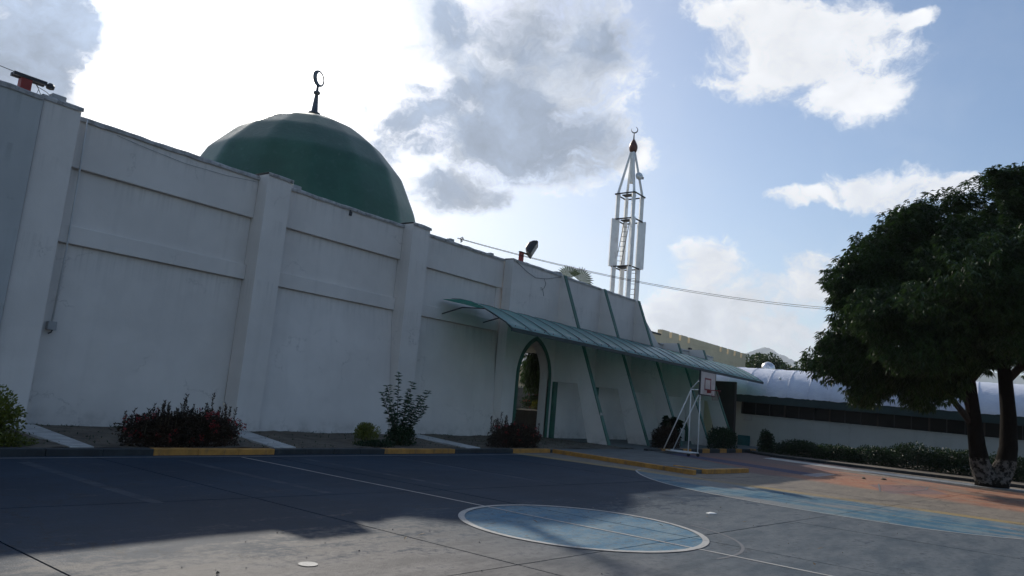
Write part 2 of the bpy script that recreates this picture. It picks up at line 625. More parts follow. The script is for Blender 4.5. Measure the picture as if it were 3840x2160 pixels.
# centre circle
dx = px - 9.82; dy = py - 5.86
rr = X.m('SQRT', dx * dx + dy * dy)
pale = xmix((w2 + (w3 - .5) * .6).ss(.35, .65), (.064, .165, .25), (.175, .25, .285))
c = xmix(rr.lt(1.76) * (.94 - (w3 - .5).max(0.0) * 2.2), c, pale)
# three point zone
qq = py - 2.8
fq = (qq.gt(0.0) * (qq * qq * qq * qq * .0008 + qq * qq * .02) + qq.lt(0.0) * (qq * qq * .2)) + 16.55
zone = (px - fq).gt(0.0) * px.lt(20.4)
blue = xmix((w2 + (w4 - .5) * .8).ss(.36, .62), (.042, .120, .180), (.115, .185, .215))
worn = (w1 * .6 + w4 * .7 - .05).ss(.54, .74)
blue = xmix(worn * .8, blue, (.22, .20, .18))
c = xmix(zone, c, blue)
# yellow edge, bare tan, orange and rose bands
band = wx.gt(20.4)
tan = xmix(w2.ss(.3, .7), (.165, .14, .115), (.235, .20, .16))
c = xmix(px.gt(20.4) * 1.0, c, tan)
yl = px.gt(20.33) * (px + (w2 - .5) * .35).lt(20.95)
c = xmix(yl * (.62 - worn * .45), c, (.34, .24, .08))
orange = xmix(w2.ss(.3, .72), (.34, .13, .07), (.36, .20, .125))
od = wx - (24.2 + (wy - 1.0).max(0.0) * .28)
c = xmix(od.ss(-.6, .8) * (1.0 - (wx - 33.4).ss(0.0, .5)) * (.95 - worn * .7) * (w4.ss(.25, .5) * .35 + .65), c, orange)
ros = (wy.ss(7.4, 8.4)) * wx.ss(25.2, 26.4)
c = xmix(ros * .7, c, (.13, .07, .07))
sd = px - (28.2 + (py - 7.7) * .42)
c = xmix(sd.gt(0.0) * sd.lt(1.7) * py.gt(7.4) * .9, c, (.035, .042, .10))
# lilac diamond and pale patch
ld = (px - 27.6).abs() * .34 + (py - 4.3).abs() * .85
c = xmix(ld.lt(1.0) * px.gt(24.0) * .55, c, (.15, .12, .14))
c = xmix((px - 29.6).abs().lt(1.4) * (py - 7.55).abs().lt(.28) * .7, c, (.42, .40, .40))
# the old light stripes by the kerb
for sx in (5.36, 8.22, 11.2, 14.2):
    ssx = (px - sx).abs().lt(.09) * py.gt(9.75) * py.lt(14.3)
    c = xmix(ssx * w2.ss(.35, .7) * .33, c, (.17, .18, .19))
# hairline cracks
vor = X.nt.nodes.new('ShaderNodeTexVoronoi'); vor.feature = 'DISTANCE_TO_EDGE'; vor.inputs['Scale'].default_value = .22
wob = xvec('ADD', P, xvec('SCALE', xvec('SUBTRACT', xnoise(P, 1.1, 7, .7, out=1).v, (.5, .5, .5)), scale=2.2))
X.nt.links.new(wob, vor.inputs['Vector'])
crk = X(vor.outputs['Distance']).lt(.0035) * w1.ss(.45, .55)
c = xmix(crk * .8, c, (.02, .02, .022))
# grit and oil spots
c = xmix((w3 - .50).max(0.0) * 2.2, c, (.025, .025, .03))
c = xmix(w5.ss(.62, .78) * .5, c, (.25, .24, .23))
setin(p, 'Base Color', c)
setin(p, 'Roughness', (w2 - .5) * .25 + .72)
setin(p, 'Specular IOR Level', .12)
addbump(p, w3 * 1.4 + w5 * .8 + w2 * 1.2, .5, .014)
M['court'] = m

# worn white line paint
m, p = newmat('line_paint'); P = pos()
w2 = xnoise(P, 3.0, 8, .7); w3 = xnoise(P, 30.0, 5, .7)
c = xmix((w2 * .6 + w3 * .5).ss(.50, .72) * .8, (.37, .36, .335), (.13, .13, .14))
setin(p, 'Base Color', c); setin(p, 'Roughness', .7)
M['line'] = m
m, p = newmat('faint_line_paint'); P = pos()
w2 = xnoise(P, 4.0, 8, .7)
c = xmix(w2.ss(.3, .7), (.118, .12, .126), (.10, .103, .11))
setin(p, 'Base Color', c); setin(p, 'Roughness', .7)
M['faint'] = m

# speckled paving of the raised walk
m, p = newmat('walk_paving'); P = pos()
w2 = xnoise(P, 1.6, 7, .65); w3 = xnoise(P, 22.0, 5, .7)
c = xmix(w2.ss(.3, .7), (.062, .068, .066), (.12, .126, .122))
c = xmix((w3 - .5).max(0.0) * 2.0, c, (.06, .06, .06))
setin(p, 'Base Color', c); setin(p, 'Roughness', .85); addbump(p, w3, .5, .01)
M['walk'] = m


# ------------------------------------------------------------------ the setting
def sheet(name, poly, z, m, parent=None):
    o = MB().add([(x, y, z) for x, y in poly], [tuple(range(len(poly)))]).build(name, m, parent)
    return o


struct(sheet('ground', [(-4000, -8000), (11000, -8000), (11000, 8000), (-4000, 8000)], -.12, M['earth']))
court = struct(sheet('court', [(-20, -30), (43.5, -30), (43.5, 16.2), (-20, 16.2)], -.03, M['black']))
xs = [-12.2, -8.4, -4.6, -.8, 3.0, 6.8, 10.6, 14.4, 18.2, 22.0, 25.8, 29.6, 33.4, 37.4, 42.5]
yj = [-19.9, -15.0, -10.1, -5.2, -.3, 4.62, 9.5, 16.0]
for i in range(len(xs) - 1):
    for j in range(len(yj) - 1):
        g = .012
        def Y(x, k):
            return yj[k] - (.09 * (x - 9) if k < len(yj) - 1 else 0) * (1 if k > 0 else 0)
        x0, x1 = xs[i] + g, xs[i + 1] - g
        dz = random.uniform(-.0018, .0018)
        b = [(x0, Y(x0, j) + g), (x1, Y(x1, j) + g), (x1, Y(x1, j + 1) - g), (x0, Y(x0, j + 1) - g)]
        mb = MB().hexa([(x, y, -.03) for x, y in b], [(x, y, dz) for x, y in b])
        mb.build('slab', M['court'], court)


def strip(name, pts, w, z, m):
    """flat painted line along a polyline"""
    mb = MB(); n = len(pts)
    L = []; Rr = []
    for i, (x, y) in enumerate(pts):
        a = Vector(pts[max(i - 1, 0)]); b = Vector(pts[min(i + 1, n - 1)])
        t = (b - a).normalized(); nn = Vector((-t.y, t.x)) * w / 2
        L.append((x + nn.x, y + nn.y, z)); Rr.append((x - nn.x, y - nn.y, z))
    mb.add(L + Rr, [(i, n + i, n + i + 1, i + 1) for i in range(n - 1)])
    return struct(mb.build(name, m))


strip('centre_line', [(9.8 + math.sin(k * .7) * .012, 14.65 - k * .5) for k in range(60)], .055, .006, M['line'])
strip('side_line', [(-6 + k * 1.0, 14.98 - .0135 * k) for k in range(29)], .045, .006, M['line'])
strip('centre_circle', [(9.82 + 1.8 * math.cos(a), 5.86 + 1.8 * math.sin(a)) for a in [k * 2 * math.pi / 96 for k in range(97)]], .095, .010, M['line'])
strip('old_circle', [(9.85 + 2.0 * math.cos(a), 5.55 + 2.0 * math.sin(a)) for a in [-1.8 + k * 1.5 / 40 for k in range(41)]], .045, .004, M['faint'])


def fq(y):
    q = y - 2.8
    return 16.55 + (.0008 * q ** 4 + .02 * q * q if q > 0 else .2 * q * q)


strip('three_point_line', [(21.6, 10.62), (21.0, 10.58)] + [(fq(10.45 - k * .15), 10.45 - k * .15) for k in range(80)], .06, .006, M['line'])
strip('orange_court_line', [(24.9, 4.6), (26.5, 4.1), (28.5, 3.9), (30.2, 4.05)], .05, .006, M['faint'])
strip('orange_court_line', [(30.2, 4.05), (28.4, 5.3), (24.9, 4.6)], .05, .010, M['faint'])
strip('orange_court_line', [(32.2, 8.3), (31.9, 6.2), (29.2, 3.0), (27.5, 1.0), (27.0, -2)], .06, .006, M['faint'])
# white spot
struct(sheet('paint_spot', [(4.9 + .095 * math.cos(a), 5.98 + .095 * math.sin(a)) for a in [k * math.pi / 10 for k in range(20)]], .006, M['line']))

# planted strip in front of the mosque, its kerb of painted blocks and concrete crossings
bed = struct(MB().box(-20, 30.0, 15.32, 21.0, -.1, .10).build('planting_strip', M['soil']))
bedmesh = MB()
nx, ny = 150, 20
for i in range(nx + 1):
    for j in range(ny + 1):
        x = -6 + 36.0 * i / nx; y = 15.34 + 5.6 * j / ny
        bedmesh.v.append((x, y, .108 + random.uniform(0, .03) + .02 * math.sin(x * 1.7 + y)))
for i in range(nx):
    for j in range(ny):
        a = i * (ny + 1) + j
        bedmesh.f.append((a, a + ny + 1, a + ny + 2, a + 1))
struct(bedmesh.build('soil_surface', M['soil'], smooth=True))
kerb = struct(MB().box(-20, 22.75, 15.14, 15.3, -.1, .05).build('kerb', M['concrete']))
KX = [(-6, 'y'), (-2.2, 'k'), (8.05, 'y'), (10.98, 'k'), (14.55, 'y'), (17.5, 'k'), (20.5, 'y'), (22.78, None)]
for (a, cc), (b, _) in zip(KX[:-1], KX[1:]):
    n = max(1, round((b - a) / 1.0)); w = (b - a) / n
    for k in range(n):
        j = random.uniform(-.008, .008)
        MB().box(a + k * w + .004, a + (k + 1) * w - .004, 15.10 + j, 15.33 + j, -.02, .135 + random.uniform(-.006, .006)).build(
            'kerb_block', M['yellow'] if cc == 'y' else M['black'], kerb, bevel=.012)
for (x0, x1, xb0, xb1) in ((7.1, 7.85, 6.5, 6.95), (12.85, 13.75, 11.1, 11.75), (20.35, 21.5, 18.3, 19.0)):
    struct(MB().hexa([(xb0, 15.335, .0), (xb1, 15.335, .0), (x1, 20.9, .0), (x0, 20.9, .0)],
                     [(xb0, 15.335, .155), (xb1, 15.335, .155), (x1, 20.9, .155), (x0, 20.9, .155)]).build('crossing', M['concrete'], bevel=.01))

# raised walk at the foot of the buttresses
walk = struct(MB().prism([(22.85, 15.34, -.05), (22.3, 9.3, -.05), (22.75, 9.3, -.05), (25.9, 9.1, -.05), (28.3, 12.2, -.05), (29.6, 14.4, -.05), (50, 14.9, -.05), (50, 20.9, -.05), (30.0, 20.9, -.05), (30.0, 15.34, -.05)], (0, 0, .165)).build('raised_walk', M['walk']))
wk = struct(MB().box(22.15, 22.2, 12, 12.05, -.1, -.05).build('walk_kerb', M['concrete']))
A = [Vector((22.80, 15.05)), Vector((22.25, 13.4)), Vector((22.05, 11.8)), Vector((21.72, 10.3)), Vector((21.62, 9.15))]
A = [Vector((22.80 - 1.18 * k / 6, 15.05 - 5.9 * k / 6)) for k in range(7)]
B = [Vector((22.72, 10.3)), Vector((22.68, 9.14)), Vector((24.2, 9.0)), Vector((25.85, 8.9))]


def kerb_run(P, w, h, par, cols):
    for k in range(len(P) - 1):
        a, b = P[k], P[k + 1]; t = (b - a).normalized(); n = Vector((-t.y, t.x)) * w
        a2, b2 = a + t * .004, b - t * .004
        q = [a2, b2, b2 + n, a2 + n]
        MB().hexa([(v.x, v.y, -.03) for v in q], [(v.x, v.y, h + random.uniform(-.006, .006)) for v in q]).build('kerb_block', cols[k % len(cols)], par, bevel=.012)


kerb_run(A, .2, .14, wk, [M['yellow']])
kerb_run(B, .2, .14, wk, [M['yellow']])
kerb2 = struct(MB().box(29.6, 44, 14.52, 14.7, -.1, .05).build('buttress_kerb', M['concrete']))
bx = 29.4; cyc = 0
while bx < 43.0:
    w = 1.35 if cyc % 2 == 0 else .95
    MB().box(bx + .004, bx + w - .004, 14.5, 14.72, -.02, .20).build('kerb_block', [M['black'], M['yellow']][cyc % 2], kerb2, bevel=.012)
    bx += w; cyc += 1
# verge and lane along the hall
kerb3 = struct(MB().box(43.6, 43.7, 13, 13.1, -.1, -.05).build('verge_kerb', M['concrete']))
kerb_run([Vector(q) for q in ((43.0, 15.6), (41.4, 14.0), (39.9, 12.45), (39.2, 9.6), (38.5, 6.5), (37.9, 3.4), (37.4, .4), (37.0, -4))][::-1], .16, .13, kerb3, [M['black']])
struct(MB().prism([(43.2, 15.8, -.05), (40.1, 12.5, -.05), (38.1, 3.4, -.05), (37.2, -4, -.05), (36.5, -20, -.05), (48, -20, -.05), (48, 17, -.05)], (0, 0, .16)).build('verge', M['soil']))
struct(sheet('lane_strip', [(38.9, 12.2), (37.2, 7.8), (36.3, 3.6), (36.0, 1.0), (35.0, 1.0), (34.6, 3.0), (35.4, 7.4), (37.3, 12.2)], .006, M['concrete']))

# ------------------------------------------------------------------ the mosque
mosque = thing('mosque', 'white rendered mosque with green dome, pilasters and slanted green-edged buttresses', 'mosque', (22, 21, 0))
YF = 20.2            # face of the pilasters
PX = [(6.55, 7.45), (13.1, 14.0), (19.66, 20.63)]


def wall_box(name, x0, x1, y0, y1, z0, z1, m=None, bevel=.012, yb=None):
    mb = MB()
    yb = y0 if yb is None else yb
    mb.hexa([(x0, yb, z0), (x1, yb, z0), (x1, y1, z0), (x0, y1, z0)], [(x0, y0, z1), (x1, y0, z1), (x1, y1, z1), (x0, y1, z1)])
    return mb.build(name, m or M['wall'], mosque, bevel=bevel)


def coping(x0, x1, y0, y1, z, seg=.9):
    """thin uneven roofing felt turned over the wall head"""
    mb = MB(); n = max(2, int((x1 - x0) / .35))
    prof = [(y0 - .035, -.09), (y0 - .04, .0), (y0 - .01, .035), (y1, .045), (y1 + .03, -.05)]
    rr = random.Random(int(x0 * 100))
    for i in range(n + 1):
        x = x0 + (x1 - x0) * i / n
        j = rr.uniform(-.012, .012)
        for k, (y, dz) in enumerate(prof):
            mb.v.append((x, y + (rr.uniform(-.008, .008) if k < 3 else 0), z + dz + j + rr.uniform(-.01, .01)))
    q = len(prof)
    for i in range(n):
        for k in range(q - 1):
            mb.f.append((i * q + k, (i + 1) * q + k, (i + 1) * q + k + 1, i * q + k + 1))
    return mb.build('coping', M['coping'], mosque)


for a, b in PX:
    wall_box('pilaster', a, b, YF, 20.9, 0, 8.22)
    coping(a - .03, b + .03, YF, 20.92, 8.235)
BAYS = [(7.45, 13.1, 20.87, 20.9), (14.0, 19.66, 20.85, 20.30), (20.63, 26.2, 20.85, 20.5)]
for (a, b, yt, yb) in BAYS:
    a += .003; b -= .003
    wall_box('upper_panel', a, b, 20.72, 21.1, 6.80, 8.12)
    wall_box('middle_panel', a, b, 20.86, 21.1, 5.28, 6.797)
    wall_box('band_course', a, b, 20.73, 21.1, 4.80, 5.277)
    wall_box('lower_panel', a, b, yt, 21.1, 0, 4.797, yb=yb)
    coping(a, b, 20.70, 20.97, 8.14)
# side wall, tone darkened for lens vignetting, to the left of the first pilaster
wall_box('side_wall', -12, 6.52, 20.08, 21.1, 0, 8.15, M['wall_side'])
coping(-12, 6.5, 20.08, 20.9, 8.16)

wall_box('corner_pier', 25.9, 26.6, 20.8, 21.14, 0, 8.1)  # filler added behind the corner to stop sun leaking through
wall_box('shade_slab', 26.7, 39.5, 20.72, 26.9, 4.72, 4.95, M['roofslab'])  # added overhead slab: darkens the arch view and stops sun passing
# gateway wall with the pointed arch
AX, AR, ASP, AAP = 28.56, 1.22, 2.9, 4.66


def arch_pts(r, ap, n=14):
    """right half from spring to apex, pointed"""
    h = ap - ASP
    # circle centred on the spring line: (r-R)^2... passes (r,0) and (0,h)
    Rr = (r * r + h * h) / (2 * r)
    a1 = math.asin(h / Rr)
    return [(r - Rr + Rr * math.cos(a1 * k / n), ASP + Rr * math.sin(a1 * k / n)) for k in range(n + 1)]


half = arch_pts(AR, AAP)
outl = [(AX - AR, 0.05)] + [(AX - x, z) for x, z in half] + [(AX + x, z) for x, z in half[::-1][1:]] + [(AX + AR, 0.05)]
Y0, Y1 = YF, YF + .5
mb = MB()
Xl, Xr, ZT = 26.2, 38.18, 8.14
n = len(outl)
for y in (Y0, Y1):
    k = len(mb.v)
    pts = [(x, y, z) for x, z in outl]
    outer = [(Xl, y, 0.05)] + [(Xl, y, ASP)] + [(Xl + (Xr - Xl) * i / (n - 5), y, ZT) for i in range(n - 4)] + [(Xr, y, ASP), (Xr, y, .05)]
    mb.v += pts + outer[:n]
    for i in range(n - 1):
        q = (k + i, k + i + 1, k + n + i + 1, k + n + i)
        mb.f.append(q if y == Y1 else q[::-1])
k2 = 2 * n
for i in range(n - 1):
    mb.f.append((i, i + 1, k2 + i + 1, k2 + i))
    mb.f.append((n + i, k2 + n + i, k2 + n + i + 1, n + i + 1))
gate = mb.build('gateway_wall', M['wall'], mosque)
coping(26.2, 38.2, YF, YF + .5, 8.15)
# green arch surround, proud of the wall
ho = arch_pts(AR + .21, AAP + .2)
out2 = [(AX - AR - .21, 0.05)] + [(AX - x, z) for x, z in ho] + [(AX + x, z) for x, z in ho[::-1][1:]] + [(AX + AR + .21, 0.05)]
mb = MB()
for y in (YF - .03, YF + .06):
    mb.v += [(x, y, z) for x, z in outl] + [(x, y, z) for x, z in out2]
for i in range(n - 1):
    mb.f += [(i, n + i, n + i + 1, i + 1), (i, i + 1, k2 + i + 1, k2 + i), (n + i, k2 + n + i, k2 + n + i + 1, n + i + 1)]
mb.build('arch_surround', M['trim'], mosque)

# lower wing behind the last buttresses, with the raking end of the gateway wall
mb = MB()
mb.prism([(38.2, YF + .01, .05), (50.4, YF + .01, .05), (50.4, YF + .01, 6.0), (41.6, YF + .01, 5.95), (38.2, YF + .01, 8.12)], (0, .45, 0))
mb.build('wing_wall', M['wall'], mosque)
coping(41.7, 50.4, YF + .01, YF + .45, 6.02)
wall_box('wing_roof', 38.3, 50.3, YF + .5, 23.5, 5.5, 5.8, M['roofslab'])
wall_box('wing_end_wall', 49.2, 49.6, 19.6, 23.4, 0, 5.5, M['cream'])
wall_box('porch_end_wall', 49.25, 49.6, 18.1, 19.59, 0, 4.3, M['brown'])
wall_box('hall_roof', -12, 26.1, 21.2, 44, 7.4, 7.7, M['roofslab'])
wall_box('back_wall', -12, 34.0, 43.5, 44, 0, 7.4)
wall_box('side_return', 25.75, 26.15, 21.15, 27.0, 0, 7.4)
wall_box('courtyard_wall', 26.2, 34.0, 27.0, 27.4, 0, 7.9)
wall_box('courtyard_return', 33.6, 34.0, 27.4, 43.5, 0, 7.9)

# five buttresses: raking outer edge, trapezoid passage, green capped edge
FX = [30.18 + 4.0 * i for i in range(5)]
TH = .24


def rake(z):
    return 20.03 + (16.88 - 20.03) * (1 - z / 8.12)


for i, fx in enumerate(FX):
    top = 8.12 if i < 3 else 6.1
    yt = rake(top)
    # side outline in (y, z); the passage is cut from the foot
    po = [(YF + (.0 if i < 3 else .2), top), (yt, top), (rake(.06), .06), (18.05, .06), (18.0, .12), (18.78, 2.82), (20.14, 2.84), (20.14, .06), (YF, .06)]
    poly = [(fx, y, z) for y, z in po]
    mbb = MB()
    kk = len(po)
    mbb.v = [(fx, y, z) for y, z in po] + [(fx + TH, y, z) for y, z in po]
    tri = [(0, 1, 5, 6), (1, 2, 3, 4, 5), (0, 6, 7, 8)]
    for f in tri:
        mbb.f.append(f); mbb.f.append(tuple(kk + q for q in f)[::-1])
    for a in range(kk):
        b = (a + 1) % kk
        mbb.f.append((b, a, kk + a, kk + b))
    bo = mbb.build('buttress', M['wall'], mosque)
    e0, e1 = (yt, top), (rake(.06), .06)
    MB().hexa([(fx - .004, e1[0] - .035, e1[1]), (fx + TH + .004, e1[0] - .035, e1[1]), (fx + TH + .004, e1[0] + .012, e1[1]), (fx - .004, e1[0] + .012, e1[1])],
              [(fx - .004, e0[0] - .035, e0[1] + .02), (fx + TH + .004, e0[0] - .035, e0[1] + .02), (fx + TH + .004, e0[0] + .012, e0[1] + .02), (fx - .004, e0[0] + .012, e0[1] + .02)]).build('edge_trim', M['trim'], bo)
    # green jamb where the passage meets the wall
    MB().box(fx - .012, fx + TH + .03, 20.06, YF - .004, .07, 2.83).build('jamb_trim', M['trim'], bo)
# chipped paint on the first two edges
MB().box(FX[0] - .008, FX[0] + .2, rake(1.45) - .045, rake(1.45) - .02, 1.33, 1.55).build('chipped_patch', M['concrete'], mosque)

# dome, faceted shell
DC = (24.72, 34.5)
dome_a, dome_b, dome_z = 7.55, 11.45, 5.72
prof = []
zs = []
for z in zs:
    prof.append((dome_a * math.sqrt(max(0, 1 - ((z - dome_z) / dome_b) ** 2)), z))
prof = [(7.15, 7.2), (6.98, 9.5), (6.52, 11.5), (5.6, 13.5), (4.25, 15.0), (2.8, 16.05), (1.45, 16.62), (.2, 17.03)]
mb = MB().lathe(prof, (DC[0], DC[1], 0), 16, .016, 3)
dome = mb.build('dome', M['dome'], mosque)
for nm in ('crease_edge',):
    at = dome.data.attributes.new(nm, 'FLOAT', 'EDGE')
    at.data.foreach_set('value', [.62] * len(dome.data.edges))
sm = dome.modifiers.new('soft', 'SUBSURF'); sm.levels = 3; sm.render_levels = 3
dome.data.polygons.foreach_set('use_smooth', [True] * len(dome.data.polygons))
MB().lathe([(7.9, 6.0), (7.9, 7.3), (7.3, 7.45)], (DC[0], DC[1], 0), 20).build('drum', M['wall'], mosque)
fin = MB().lathe([(.36, 17.04), (.37, 17.10), (.34, 17.16), (.24, 17.18), (.19, 17.26), (.10, 18.25), (.12, 18.28), (.19, 18.34), (.19, 18.44), (.12, 18.5), (.08, 18.52), (.07, 18.85)], (DC[0], DC[1], 0), 14).build('finial', M['finial'], dome, smooth=True)
# crescent: an annulus whose hole sits off centre, almost closed, standing on the finial
mb = MB(); nseg = 56
for y in (-.045, .045):
    for k in range(nseg + 1):
        a = R(20) + 2 * math.pi * k / nseg
        for rx, rz, cx, cz in ((.52, .47, 0, 19.27), (.37, .36, .13, 19.32)):
            q = cx + rx * math.cos(a)
            mb.v.append((DC[0] + q * .95 - y * .31, DC[1] + q * .31 + y * .95, cz + rz * math.sin(a)))
q = 2 * (nseg + 1)
for k in range(nseg):
    o, i_, o2, i2 = 2 * k, 2 * k + 1, 2 * k + 2, 2 * k + 3
    mb.f += [(o, i_, i2, o2), (q + o, q + o2, q + i2, q + i_), (o, o2, q + o2, q + o), (i_, q + i_, q + i2, i2)]
cres = mb.build('crescent', M['finial'], dome)

# ------------------------------------------------------------------ awning over the gateway
aw = thing('awning', 'long curved green translucent awning over the gateway and the buttresses', 'awning', (37, 20.2, 5.6))
APR = [(20.18, 5.66), (19.7, 5.64), (19.1, 5.53), (18.5, 5.32), (17.9, 5.05), (17.4, 4.79), (16.95, 4.52)]
AX0, AX1 = 22.25, 51.4
npan = 22
pw = (AX1 - AX0) / npan
for k in range(npan):
    x0, x1 = AX0 + k * pw + .012, AX0 + (k + 1) * pw - .012
    yo = 0.5 if x1 < 26.2 else 0
    mb = MB()
    prof = [(APR[0][0] + yo, APR[0][1])] + APR[1:]
    nn = 4
    for i in range(nn + 1):
        x = x0 + (x1 - x0) * i / nn
        for (y, z) in prof:
            sag = -.008 * math.sin(math.pi * i / nn)
            mb.v.append((x, y, z + sag))
    q = len(prof)
    for i in range(nn):
        for j in range(q - 1):
            mb.f.append((i * q + j, i * q + j + 1, (i + 1) * q + j + 1, (i + 1) * q + j))
    pn = mb.build('roof_panel', M['poly'], aw, smooth=True)
    sd = pn.modifiers.new('solid', 'SOLIDIFY'); sd.thickness = .012
for k in range(npan + 1):
    x = AX0 + k * pw
    mb = MB().tube([(x, y, z + .008) for y, z in APR], .009, 6)
    mb.build('joint_strip', M['finial'], aw)
MB().box(AX0 - .02, AX1 + .02, 16.90, 16.965, 4.36, 4.505).build('fascia', M['teal_dark'], aw)
for k in range(0, npan + 1, 2):
    x = AX0 + k * pw + (.1 if k else .05)
    yw = 20.66 if x < 26.2 else 20.15
    MB().tube([(x, yw, 5.05), (x, 19.6, 5.30), (x, 18.4, 5.25), (x, 17.3, 4.72), (x, 16.97, 4.46)], .028, 6).build('bracket', M['dark_metal'], aw)
for k in range(npan * 2):
    x = AX0 + (k + .5) * pw / 2
    MB().lathe([(.022, 0), (.022, .03), (.008, .04)], (x, 17.03, 4.59), 6).build('bolt', M['dark_metal'], aw)

# ------------------------------------------------------------------ minaret
mc = Vector((47.35, 26.0))
mina = thing('minaret', 'slender white open-frame minaret of four columns with copper ball and crescent', 'minaret', (mc.x, mc.y, 0))
for (sx, sy) in ((-1, 1), (1, -1), (-1, -1), (1, 1)):
    d = Vector((sx, sy)).normalized(); t = Vector((-d.y, d.x))
    c = mc + Vector((sx, sy)) * .60

    def plate(r0, r1, hw, z0, z1):
        q = [mc + d * r0 - t * hw, mc + d * r1 - t * hw, mc + d * r1 + t * hw, mc + d * r0 + t * hw]
        if (q[1] - q[0]).cross(q[2] - q[1]) < 0:
            q = q[::-1]
        return [(v.x, v.y, z0) for v in q], [(v.x, v.y, z1) for v in q]
    mb = MB()
    mb.hexa(*plate(.78, 1.08, .15, 0, 12.15))
    mb.hexa(*plate(.72, 1.32, .13, 12.15, 15.75))
    mb.hexa(*plate(.78, 1.06, .12, 15.75, 17.7))
    col = mb.build('column', M['white_metal'], mina, bevel=.01)
    a = mc + d * .95; b = mc + d * .16
    mb = MB().tube([(a.x, a.y, 17.68), (b.x, b.y, 21.05)], [.10, .085], 8)
    mb.build('spire_leg', M['white_metal'], col)
core = MB().tube([(mc.x - .12, mc.y - .12, 18.6), (mc.x, mc.y, 21.05)], [.17, .2], 8).build('spire_core', M['white_metal'], mina)
for z, r in ((12.13, .78), (15.72, .8), (17.66, .82)):
    mb = MB()
    cs = [Vector((mc.x + sx * r, mc.y + sy * r)) for sx, sy in ((-1, -1), (1, -1), (1, 1), (-1, 1))]
    for k in range(4):
        a, b = cs[k], cs[(k + 1) % 4]
        mb.tube([(a.x, a.y, z), (b.x, b.y, z)], .055, 6)
    mb.box(mc.x - .45, mc.x + .1, mc.y - .45, mc.y + .45, z - .05, z + .02)
    mb.build('ring_platform', M['dark_metal'], mina)
for (p0, p1) in (((mc.x - .55, mc.y + .35, 12.2), (mc.x - .1, mc.y + .1, 15.6)), ((mc.x + .35, mc.y - .45, 8.6), (mc.x - .05, mc.y - .65, 12.1))):
    p0, p1 = Vector(p0), Vector(p1); s = Vector((.48, -.87, 0)) * .2
    mb = MB().tube([p0 - s, p1 - s], .028, 6).tube([p0 + s, p1 + s], .028, 6)
    nr = int((p1 - p0).length / .36)
    for k in range(1, nr):
        q = p0.lerp(p1, k / nr); mb.tube([q - s, q + s], .018, 5)
    mb.build('ladder', M['dark_metal'], mina)
mb = MB().lathe([(.10, 20.98), (.18, 21.02), (.28, 21.2), (.33, 21.42), (.31, 21.6), (.23, 21.8), (.14, 21.98), (.07, 22.1)], (mc.x, mc.y, 0), 18)
ball = mb.build('ball', M['copper'], mina, smooth=True)
MB().tube([(mc.x, mc.y, 22.05), (mc.x, mc.y, 22.6)], [.06, .03], 8).build('ball_spike', M['dark_metal'], mina)
mb = MB(); nseg = 30
uv = Vector((.48, -.87, 0))
for w in (-.03, .03):
    off = Vector((.87, .48, 0)) * w
    for k in range(nseg + 1):
        a = R(150) + R(285) * k / nseg
        c0 = Vector((mc.x, mc.y, 22.85)) + uv * .02
        th = .075 * math.sin(math.pi * k / nseg) + .004
        rad = .26
        for r in (rad, rad - th):
            p = c0 + uv * (r * math.cos(a + R(0))) + Vector((0, 0, r * math.sin(a))) + off
            mb.v.append(tuple(p))
q = 2 * (nseg + 1)
for k in range(nseg):
    o, i_, o2, i2 = 2 * k, 2 * k + 1, 2 * k + 2, 2 * k + 3
    mb.f += [(o, i_, i2, o2), (q + o, q + o2, q + i2, q + i_), (o, o2, q + o2, q + o), (i_, q + i_, q + i2, i2)]
mb.build('minaret_crescent', M['dark_metal'], mina)
# horn loudspeaker on the minaret
hs = thing('loudspeaker', 'pale horn loudspeaker with dark driver high on the minaret', 'loudspeaker', (mc.x - .3, mc.y - .8, 18.9))
c0 = Vector((mc.x - .15, mc.y - .55, 18.95)); ax = Vector((-.6, -.75, .05)).normalized()
mb = MB().tube([c0, c0 + ax * .12, c0 + ax * .3, c0 + ax * .42], [.07, .1, .2, .30], 14)
mb.build('horn', M['white_metal'], hs, smooth=True)
dr = Vector((.48, -.87, 0))
MB().tube([c0 + dr * .1, c0 + dr * .38, c0 + dr * .42, c0 + dr * .5], [.05, .05, .1, .1], 10).build('driver', M['dark_metal'], hs)

# ------------------------------------------------------------------ low hall under tarpaulin
TH4 = R(-4)
hall = thing('low_hall', 'low white hall with dark window strip under a wrinkled white tarpaulin vault', 'building', (44.2 * 1.19, 16.2 * 1.19, -.3325), rz=math.atan2(-math.cos(TH4), -math.sin(TH4)), local=True)
hall.scale = (1.19, 1.19, 1.19)
hall.rotation_euler.y = R(.75)       # the hall steps down with the ground
# local x runs along the front towards the tree, local y into the building
HL = 24.0


def hbox(name, *a, m=None, par=None, bevel=.01):
    return MB().box(*a).build(name, m or M['hall'], par or hall, bevel=bevel)


hbox('front_wall', 0, HL, 0, .2, 0, 2.16)
hbox('corner_pier', 0, .32, -.003, .2, 2.163, 2.9)
hbox('brown_wall', -5.0, -.003, .3, .5, 0, 2.95, m=M['brown'])
hbox('back_wall', -5, HL, 8.8, 9.0, 0, 3.2)
hbox('end_wall', HL, HL + .2, 0, 9, 0, 3.2)
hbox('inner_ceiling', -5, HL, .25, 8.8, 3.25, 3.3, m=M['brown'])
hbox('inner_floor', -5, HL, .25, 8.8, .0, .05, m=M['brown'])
win = hbox('window_strip', .33, HL, .12, .15, 2.165, 2.88, m=M['glass'])
k = 0
x = .33
while x < HL:
    hbox('window_post', x, x + (.09 if k % 3 == 0 else .045), .06, .115, 2.17, 2.875, m=M['dark_metal'] if k % 3 else M['brown'], par=hall, bevel=0)
    x += .82; k += 1
hbox('sill', .33, HL, -.04, .1, 2.12, 2.165, m=M['concrete'])
